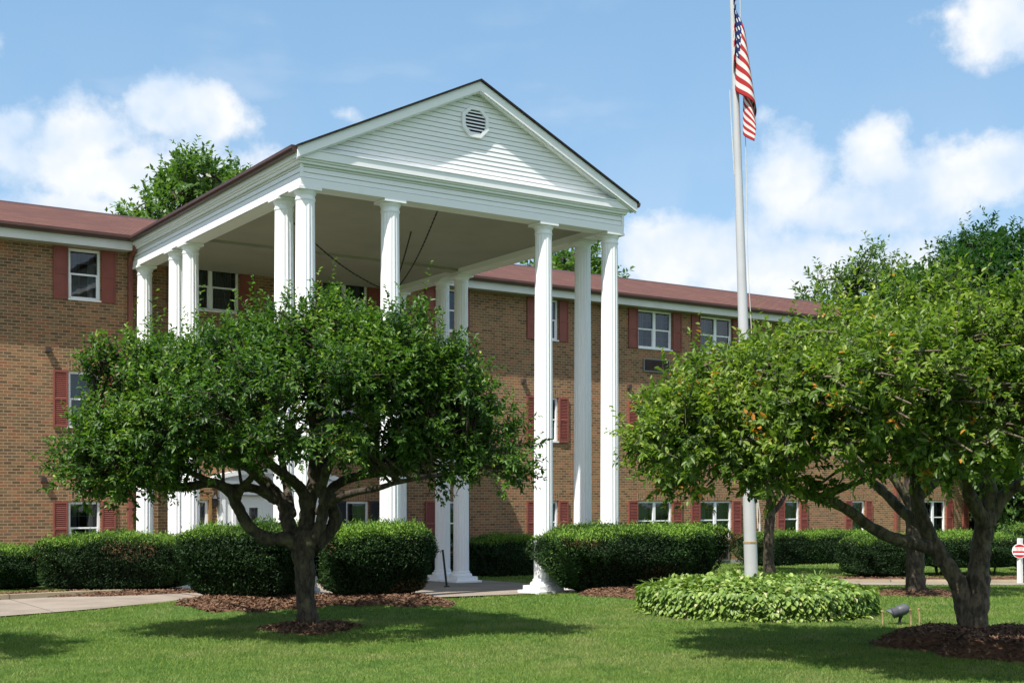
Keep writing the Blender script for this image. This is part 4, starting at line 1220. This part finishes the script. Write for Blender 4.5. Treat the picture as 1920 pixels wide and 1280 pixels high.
# ------------------------------------------------------------------ clipped hedges
HG = 'clipped dark green hedges round the drive'
def make_hedge(label, p, q, half, ztop, zbot, seed, taper=.72, round_=.22, n=16000, legs=5, lift=.0):
    """hedge along p-q (ground points), half its half-width, flat clipped top at ztop over local ground"""
    r = np.random.default_rng(seed); n = int(n*2.8)
    p = np.array(p, float); q = np.array(q, float); ax = q-p; Ln = np.linalg.norm(ax); ax /= Ln; pn = np.array([-ax[1], ax[0]])
    mid = (p+q)/2; g = g1(*mid)
    root = thing('hedge', label, 'hedge', (mid[0], mid[1], g), HG)
    hl = Ln/2
    # superellipsoid body, narrower below
    def surf(u, w):                    # u angle around, w from -1 bottom to 1 top
        e = .37
        cu, su = np.cos(u), np.sin(u)
        cx = np.sign(cu)*np.abs(cu)**e; cy = np.sign(su)*np.abs(su)**(e*1.35)
        cw = np.sqrt(np.clip(1-np.abs(w)**11, 0, 1)); cw = np.maximum(cw, 0)
        tp = taper+(1-taper)*sstep(w, -1, .55)
        zz = (zbot+ztop)/2+(ztop-zbot)/2*w
        lump = 1+.055*np.sin(u*5+seed)+.03*np.sin(u*17+w*5+seed)+.04*np.sin(u*11+w*3+seed*2)+.03*np.sin(w*5+u*3)
        a, b_ = cx*hl*cw**.6*(tp*.35+.65)*lump, cy*half*cw**.6*tp*lump
        zz = zz+.035*np.sin(a*3.3+seed)*(w > .3)+.025*np.sin(a*7+b_*5)*(w > .3)
        return a, b_, zz
    U, Wg = np.meshgrid(np.linspace(0, 2*np.pi, 72, endpoint=False), np.linspace(-1, 1, 30))
    a, b_, zz = surf(U, Wg)
    s = .93
    X = mid[0]+ax[0]*a*s+pn[0]*b_*s; Y = mid[1]+ax[1]*a*s+pn[1]*b_*s
    V = np.stack([X, Y, g+zz-.03], -1).reshape(-1, 3)
    i = np.arange(29)[:, None]*72+np.arange(72)[None, :]; j = np.arange(29)[:, None]*72+((np.arange(72)+1) % 72)[None, :]
    Fq = np.stack([i, j, j+72, i+72], -1).reshape(-1, 4)
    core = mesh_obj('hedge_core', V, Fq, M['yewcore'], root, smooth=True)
    # clipped sprays of needles over the surface
    top = int(n*.42); side = n-top
    ug = np.linspace(0, 2*np.pi, 400001); ag, bg, _ = surf(ug, np.zeros(400001)+.2)
    al = np.concatenate([[0], np.cumsum(np.hypot(np.diff(ag), np.diff(bg)))])
    u = np.interp(r.random(side)*al[-1], al, ug); w = r.uniform(-1, .97, side)
    a1, b1, z1 = surf(u, w)
    du = .02; a2, b2, _ = surf(u+du, w); ta, tb = a2-a1, b2-b1; nn = np.hypot(ta, tb)+1e-9
    no = np.stack([tb/nn, -ta/nn, .18+0*ta], 1)
    ss = np.sqrt(r.random(top)); uu = np.interp(r.random(top)*al[-1], al, ug); at_, bt_, zt_ = surf(uu, np.full(top, .72))
    # fill the flat top evenly
    a3, b3 = at_*ss*1.0, bt_*ss*1.0
    z3 = ztop+.035*np.sin(a3*3.3+seed)+.025*np.sin(a3*7+b3*5)-.11*(np.clip(ss-.7, 0, 1)/.3)**2*1.0
    no3 = np.stack([a3*0, a3*0, np.ones(top)], 1)
    A = np.concatenate([a1, a3]); B = np.concatenate([b1, b3]); Z = np.concatenate([z1, z3]); NO = np.vstack([no, no3])
    dep = r.normal(0, .028, n)
    A = A+NO[:, 0]*dep; B = B+NO[:, 1]*dep; Z = Z+NO[:, 2]*dep
    # small holes
    P = np.stack([mid[0]+ax[0]*A+pn[0]*B, mid[1]+ax[1]*A+pn[1]*B, g+Z], 1)
    NW = np.stack([ax[0]*NO[:, 0]+pn[0]*NO[:, 1], ax[1]*NO[:, 0]+pn[1]*NO[:, 1], NO[:, 2]], 1)
    hole = np.sin(P[:, 0]*9+seed)*np.sin(P[:, 1]*8+1)*np.sin(P[:, 2]*10+2)
    keep = (hole < .5) | (r.random(n) < .5) | (NO[:, 2] > .8)
    P, NW = P[keep], NW[keep]; m = len(P); istop = (NO[:, 2] > .8)[keep]
    D = NW*.7+unit(m, r)*.9+np.array([0, 0, .25]); N = NW+unit(m, r)*.8
    LL = r.uniform(.03, .07, m); WW = r.uniform(.012, .022, m)
    sh = istop & (r.random(m) < .05); P = P+np.outer(sh*r.uniform(.02, .09, m), [0, 0, 1]); LL = np.where(sh, LL*1.5, LL)
    V, Fq, k = leaf_faces(P-D/np.linalg.norm(D, axis=1)[:, None]*.02, D, N, LL, WW, hexa=False)
    patch = .12*np.sin(P[:, 0]*2.3+seed)+.1*np.sin(P[:, 1]*3.1+P[:, 2]*4)
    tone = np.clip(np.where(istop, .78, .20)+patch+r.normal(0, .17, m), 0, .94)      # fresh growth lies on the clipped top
    br = (np.sin(P[:, 0]*1.7+seed*1.3)*np.sin(P[:, 1]*1.9+seed)*np.sin(P[:, 2]*4+seed) > .62) & ~istop & (r.random(m) < .35)
    tone = np.where(br, 1.0, tone)
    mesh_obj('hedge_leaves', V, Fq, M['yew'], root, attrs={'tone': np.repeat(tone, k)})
    b = MB()
    for k in range(legs):
        t = (k+.5)/legs*2-1; c = mid+ax*hl*.75*t; gg = g1(*c)
        for s_ in range(3):
            a0 = r.uniform(0, 6.28); o = np.array([math.cos(a0), math.sin(a0)])
            b.tube([(c[0]+o[0]*.05, c[1]+o[1]*.05, gg-.05), (c[0]+o[0]*.14, c[1]+o[1]*.14, g+max(zbot, .1)+.05), (c[0]+o[0]*.28, c[1]+o[1]*.28, g+zbot+.3)], [.03, .024, .012], 6)
    b.build('hedge_stems', M['bark'], root)
    return root

def gp(x, d): return at(x, 900, d)[:2]
make_hedge('tall clipped hedge left of the broad lawn tree trunk, under its left limb', gp(372, 19.9), gp(562, 19.4), .72, 1.09, .06, 31, taper=.66, n=16000, legs=4)
make_hedge('tall clipped hedge right of the broad lawn tree trunk, open at its foot', gp(596, 19.6), gp(800, 20.1), .78, 1.09, .10, 32, taper=.62, n=16000, legs=4)
make_hedge('long lower hedge behind the drive, in front of the two left columns', gp(84, 23.6), gp(362, 23.9), .75, 1.03, .10, 33, taper=.8, n=18000)
make_hedge('lowest hedge at the left edge of the view below the brick wall', gp(-130, 24.2), gp(86, 25.4), .7, .82, .06, 34, taper=.85, n=13000)
make_hedge('flat topped flaring hedge in front of the right columns beside the flower bed', gp(1034, 22.2), gp(1318, 24.3), .95, 1.12, .04, 35, taper=.5, n=22000, legs=6)
make_hedge('shaded low hedge against the brick wall right of the inner columns', (16.3, 26.5), (20.6, 26.5), .62, .93, .0, 36, taper=.92, n=13000)
make_hedge('small dark shrub squeezed between the inner columns and the brick wall', (15.0, 26.7), (15.9, 26.7), .45, .92, .0, 37, taper=.9, n=4000, legs=2)
make_hedge('long hedge along the brick wall right of the flagpole', (25.6, 26.3), (31.4, 26.1), .62, .90, .0, 38, taper=.92, n=14000)
make_hedge('loose rounded hedge behind the drive, left of the dark straight trunk', gp(1590, 30.6), gp(1705, 30.8), .85, .98, .08, 39, taper=.85, n=11000, legs=3)
make_hedge('hedge across the drive behind the twin trunk, next to the red sign', gp(1722, 31.6), gp(1900, 31.9), .8, 1.0, .22, 40, taper=.85, n=13000, legs=4)
make_hedge('hedge beyond the red sign at the right edge of the view', gp(1896, 33.5), gp(2080, 33.5), .8, 1.2, .05, 41, taper=.9, n=9000)

# ------------------------------------------------------------------ flower bed of ground cover round the flagpole
BC = at(1416, 1100, 19.15)[:2]; BR = 1.76
def bed_h(X, Y):
    d = np.hypot(X-BC[0], Y-BC[1])/BR
    return .44*(1-np.clip(d, 0, 1)**7.0)*(1+.05*np.sin(X*5)+.04*np.sin(Y*6.3+X*2))
def build_bed():
    r = np.random.default_rng(51)
    n = 12000
    rad = BR*np.sqrt(r.random(n))*(1+.03*np.sin(np.arange(n))); a = r.uniform(0, 6.28, n)
    rim = r.random(n) < .33
    rad = np.where(rim, BR*r.uniform(.95, 1.0, n), rad)
    X = BC[0]+rad*np.cos(a); Y = BC[1]+rad*np.sin(a)
    h = bed_h(X, Y); Z = gz(X, Y)+h*np.where(rim, 0, r.uniform(.92, 1.06, n))+np.where(rim, r.uniform(.04, .40, n), .03)
    out = np.stack([np.cos(a), np.sin(a), 0*a], 1)*np.clip(rad/BR, 0, 1)[:, None]**2
    D = out*.8+unit(n, r)*.6+np.array([0, 0, -.1])-np.outer(rim, [0, 0, .75]); N = out*.7+unit(n, r)*.3+np.array([0, 0, .9])
    L = r.uniform(.065, .11, n); W = L*r.uniform(.55, .72, n)
    V, Fq, k = leaf_faces(np.stack([X, Y, Z], 1), D, N, L, W, fold=.18)
    tone = np.clip(r.normal(.5, .22, n), .02, .94); tone = np.where(r.random(n) < .03, 1, tone)
    tag(mesh_obj('ground_cover', V, Fq, M['hosta'], attrs={'tone': np.repeat(tone, k)}), 'round bed of broad light green ground cover leaves at the foot of the flagpole', 'plants', kind='stuff')
    b = MB(); m = 40; rows = []
    v = []; f = []
    for i, q in enumerate((0, .4, .7, .9, .99)):
        for j in range(m):
            a_ = 6.2832*j/m; x = BC[0]+BR*q*math.cos(a_); y = BC[1]+BR*q*math.sin(a_); v.append((x, y, g1(x, y)+float(bed_h(x, y))*.72-.01))
    for i in range(4):
        for j in range(m): f.append((i*m+j, i*m+(j+1) % m, (i+1)*m+(j+1) % m, (i+1)*m+j))
    b.add(v, f); tag(b.build('soil', M['soil'], smooth=True), 'dark soil mound under the ground cover round the flagpole', 'soil', kind='stuff')
build_bed()

def strap_plant(label, x, y, n, hgt, seed, z=None, spread=.5):
    r = np.random.default_rng(seed); g = g1(x, y) if z is None else z
    v = []; f = []
    for k in range(n):
        a = r.uniform(0, 6.28); d = np.array([math.cos(a), math.sin(a)]); s = np.array([-d[1], d[0]]); H = hgt*r.uniform(.7, 1.1); sp = spread*r.uniform(.3, 1)*hgt
        m = 8; b0 = len(v)
        for i in range(m):
            t = i/(m-1); w = .016*(1-t**2)+.001
            c = np.array([x, y])+d*(sp*t*t+.03*t); z_ = g+H*(t*1.35-.55*t**2.6)
            v.append((c[0]+s[0]*w, c[1]+s[1]*w, z_)); v.append((c[0]-s[0]*w, c[1]-s[1]*w, z_+.002))
        for i in range(m-1): f.append((b0+2*i, b0+2*i+1, b0+2*i+3, b0+2*i+2))
    tone = np.full(len(v), .45)+np.repeat(np.random.default_rng(seed).normal(0, .12, n), 16)
    tag(mesh_obj('strap_leaf_plant', v, f, M['hosta'], attrs={'tone': np.clip(tone, 0, .9)}), label, 'plant', 'strap leaved plants')
x, y = at(1531, 1080, 20.3)[:2]; strap_plant('tall strap leaved plant sprouting from the back of the round flower bed', x, y, 14, .52, 61, z=.12)
for k, (px_, d_) in enumerate(((1225, 21.3), (1262, 21.6), (1300, 22.0))):
    x, y = gp(px_, d_); strap_plant(['spiky grassy plant, left of three under the flaring hedge', 'spiky grassy plant, middle of three under the flaring hedge', 'spiky grassy plant, right of three under the flaring hedge'][k], x, y, 16, .38, 62+k, spread=.9)

# ------------------------------------------------------------------ flagpole and flag
DP = 19.5
pb = at(1409, 1088, DP); pt = at(1371, -90, DP)
x0, y0 = pb[0], pb[1]
gzp = g1(x0, y0)
pole = thing('flagpole', 'tall tapered silver flagpole rising from the round flower bed', 'flagpole', (x0, y0, gzp))
dirp = (pt-pb)/np.linalg.norm(pt-pb)
def on_pole(z): return pb+dirp*(z-pb[2])/dirp[2]
zs = [gzp-.05, 1.05, 1.06, 5, 9.8]
b = MB(); b.tube([on_pole(z) for z in (gzp-.05, 1.035)], .104, 24, cap=False).tube([on_pole(z) for z in (1.035, 2.2, 4, 6, 8, 9.9, 10.3)], [.096, .091, .080, .066, .052, .043, .041], 24, cap=False)
b.build('pole_shaft', M['pole'], pole, smooth=True)
MB().tube([on_pole(1.02), on_pole(1.05)], .109, 24).build('pole_collar', M['tan'], pole)
b = MB(); tpt = on_pole(10.36)
b.tube([tpt+np.array([0, 0, .1*math.sin(a)]) for a in np.linspace(-1.5, 1.5, 9)], [.1*math.cos(a)+.001 for a in np.linspace(-1.5, 1.5, 9)], 16)
b.build('finial', M['pole'], pole, smooth=True)
rp = [on_pole(z)+RT*(.115+.012*math.sin(z*2)) for z in np.linspace(1.25, 10.2, 30)]
b = MB(); b.tube(rp, .006, 5); cz = rp[0]
b.tube([cz+np.array([0, 0, .45]), cz+RT*.035+np.array([0, 0, .2]), cz+RT*.03, cz-RT*.005+np.array([0, 0, .1]), cz+np.array([0, 0, .4])], .008, 5)
b.tube([cz+RT*.03+np.array([0, 0, -.05]), cz+RT*.03+np.array([0, 0, .06])], .016, 6)
b.build('halyard', M['rope'], pole)
rp = [on_pole(z)-RT*(.07+.02*math.sin((z-7)*1.4)) for z in np.linspace(6.7, 8.0, 12)]
MB().tube(rp, .007, 5).build('halyard', M['rope'], pole)

def build_flag():
    """limp flag: the fly hangs down beside the pole in deep folds; hoist 1.25 m"""
    nu, nv = 90, 40
    top, hoist, fly = 9.88, 1.42, 2.30
    V = []; UV = []
    fwd = -FW
    for i in range(nu):
        u = i/(nu-1)
        for j in range(nv):
            w = j/(nv-1)                        # 0 lower edge, 1 upper edge
            zh = top-hoist*(1-w)
            # fly droops: cloth further along the fly falls; lower edge gathers towards the pole
            s = u*fly
            fall = s*(.575+.40*w)
            amp = (.055+.075*(1-w))*min(1, s*1.8)
            ph = s*5.4+w*1.1
            out = -.01+.28*u**.75+amp*math.sin(ph)-.16*math.sin(min(1, s/.75)*math.pi)*(1-w)
            dep = .10+amp*1.25*math.cos(ph)+.03*math.sin(s*11+w*4)
            base = on_pole(zh)
            p = base+RT*out+fwd*dep
            p[2] = zh-fall
            V.append(p); UV.append((u, w, 0))
    Fq = []
    for i in range(nu-1):
        for j in range(nv-1): a = i*nv+j; Fq.append((a, a+nv, a+nv+1, a+1))
    o = mesh_obj('flag', V, Fq, M['flag'], None, smooth=True, uv=UV)
    md = o.modifiers.new('thickness', 'SOLIDIFY'); md.thickness = .004
    tag(o, 'striped flag with a starred blue corner hanging limp from the flagpole', 'flag')
build_flag()

# ------------------------------------------------------------------ spotlight, sticks, sign
sx, sy = at(1687, 1172, 17.2)[:2]; sz = g1(sx, sy)
spot = thing('spotlight', 'grey hooded garden spotlight on the grass right of the flower bed', 'spotlight', (sx, sy, sz))
hd = RT*.86+np.array([0, 0, .30]); hd = hd/np.linalg.norm(hd); c = np.array([sx, sy, sz+.185])+RT*.012
b = MB(); prof = [(-.135, .072), (-.13, .085), (-.05, .08), (-.045, .088), (.0, .088), (.07, .083), (.115, .06), (.135, .03)]
b.tube([c+hd*t*.9 for t, r_ in prof], [r_*.88 for t, r_ in prof], 18); b.build('lamp_head', M['lamp'], spot, smooth=True)
b = MB(); up = np.cross(hd, np.cross(np.array([0, 0, 1]), hd)); n = 12
v = []
for k in range(n+1):
    a = math.pi*(k/n)*1.1-.15; o_ = np.cross(up, hd)*math.cos(a)*.077+up*math.sin(a)*.077
    v += [tuple(c-hd*.13+o_), tuple(c-hd*(.13+.07*math.sin(max(0, min(math.pi, a))))+o_*1.04)]
b.add(v, [(2*k, 2*k+1, 2*k+3, 2*k+2) for k in range(n)]); b.build('hood', M['lamp'], spot)
b = MB(); b.tube([(sx, sy, sz-.04), (sx, sy, sz+.06), tuple(c-up*.05)], [.022, .02, .028], 8).box(sx-.06, sx+.07, sy-.05, sy+.05, sz-.01, sz+.018); b.build('stem', M['black'], spot)
for k, (x, yb, yt, d) in enumerate(((1655, 1172, 1146, 17.0), (1708, 1180, 1146, 16.6), (1724, 1177, 1143, 16.7))):
    p = at(x, yb, d)[:2]; g = g1(*p); h = (yb-yt)/F*d
    b = MB(); b.tube([(p[0], p[1], g-.05), (p[0]+.003, p[1], g+h*.5), (p[0]-.004, p[1]+.004, g+h)], [.012, .012, .013], 7); b.tube([(p[0]-.004, p[1]+.004, g+h-.001), (p[0]-.004, p[1]+.004, g+h+.02)], [.018, .017], 8)
    tag(b.build('stick', M['tan']), ['short tan stick in the grass left of the spotlight', 'short tan stick leaning right beside the spotlight head', 'short tan stick in the grass, farthest right of the spotlight'][k], 'stick', 'short sticks round the spotlight')

ds = 28.2; sp = at(1912.5, 1084, ds); gs = g1(sp[0], sp[1])
sign = thing('road_sign', 'small round red sign on a white post at the right edge beside the drive', 'sign', (sp[0], sp[1], gs))
zc = 1.7-(1032-HZ)/F*ds; rs = .162
MB().box(-.05, .05, -.04, .04, 0, zc+.28-gs).build('post', M['signwhite'], None)
post = bpy.data.objects['post']; post.parent = sign
# the disc is turned a little away from the viewer
ang = math.atan2(-FW[0], FW[1])
fa = YAW+R(26)
nx = np.array([-math.sin(fa), -math.cos(fa), 0]); tx = np.array([math.cos(fa), -math.sin(fa), 0])
cc = np.array([sp[0], sp[1], zc])+nx*.062
def disc(rad, off, th, n=40):
    b = MB(); b.tube([cc+nx*off, cc+nx*(off+th)], [rad, rad], n); return b
disc(rs, 0, .010).build('sign_plate', M['signwhite'], sign)
disc(rs*.90, .011, .004).build('sign_face', M['signred'], sign)
def plate(u0, u1, w0, w1, off, m, nme):
    b = MB(); P = [cc+nx*off+tx*u+np.array([0, 0, w]) for u, w in ((u0, w0), (u1, w0), (u1, w1), (u0, w1))]
    b.poly(P); return b.build(nme, m, sign)
plate(-.125, .125, -.085, -.045, .017, M['signwhite'], 'sign_bar')
plate(-.145, .145, .0, .085, .017, M['signwhite'], 'text_panel')
def lettering(txt, u, w, size, off):
    cu = bpy.data.curves.new('lettering', 'FONT'); cu.body = txt; cu.size = size; cu.align_x = 'CENTER'; cu.align_y = 'CENTER'; cu.materials.append(M['signred'])
    o = bpy.data.objects.new('lettering', cu); col.objects.link(o); o.parent = sign
    from mathutils import Matrix
    me = bpy.data.meshes.new_from_object(o.evaluated_get(bpy.context.evaluated_depsgraph_get()))
    bpy.data.objects.remove(o); o = bpy.data.objects.new('lettering', me); col.objects.link(o); o.parent = sign
    p = cc+nx*off+tx*u+np.array([0, 0, w])-np.array(sign.location)
    o.matrix_local = Matrix(((tx[0], 0, nx[0], p[0]), (tx[1], 0, nx[1], p[1]), (0, 1, 0, p[2]), (0, 0, 0, 1)))
lettering('DO NOT', 0, .063, .046, .020); lettering('ENTER', 0, .022, .046, .020)

# ------------------------------------------------------------------ grass blades over the visible lawn
def build_grass():
    r = np.random.default_rng(71)
    V = []; Fq = []; T = []
    tot = 0
    for d0, d1, dens, hgt, wid in ((10.6, 15, 3400, .034, .0038), (15, 20, 2000, .038, .005), (20, 27, 900, .042, .0075), (27, 38, 300, .05, .013)):
        half0, half1 = d0*.44, d1*.44
        area = (d1-d0)*(half0+half1)
        n = int(area*dens)
        d = np.sqrt(r.random(n)*(d1*d1-d0*d0)+d0*d0); s = r.uniform(-.44, .44, n)*d
        P = np.outer(d, FW[:2])+np.outer(s, RT[:2]); X, Y = P[:, 0], P[:, 1]
        k = (drive_d(X, Y) > .02+.03*r.random(n)) & ~in_slab(X, Y, .03) & (np.hypot(X-BC[0], Y-BC[1]) > BR*.97) & (Y < YW-.15)
        for f in MULCH: k &= f(X, Y) < .04*r.random(n)
        # along the brick wall, hedges and the slab's sides
        X, Y = X[k], Y[k]; n = len(X); Z = gz(X, Y)+.012*np.sin(X*1.3+.7*Y)*np.cos(Y*.9)-.006
        a = r.uniform(0, 6.28, n); h = hgt*r.uniform(.5, 1.25, n); lean = r.normal(0, .55, (n, 2))*h[:, None]
        w = wid*r.uniform(.6, 1.2, n)
        sx_, sy_ = np.cos(a)*w, np.sin(a)*w
        A = np.stack([X-sx_, Y-sy_, Z], 1); B = np.stack([X+sx_, Y+sy_, Z], 1); C = np.stack([X+lean[:, 0], Y+lean[:, 1], Z+h], 1)
        V.append(np.stack([A, B, C], 1).reshape(-1, 3)); Fq.append(np.arange(3*n).reshape(-1, 3)+tot); tot += 3*n
        T.append(np.repeat(np.clip(r.normal(.45, .25, n), 0, 1), 3))
    tag(mesh_obj('grass', np.vstack(V), np.vstack(Fq), M['blade'], attrs={'tone': np.concatenate(T)}), 'short mown green grass of the front lawn', 'grass', kind='stuff')
build_grass()
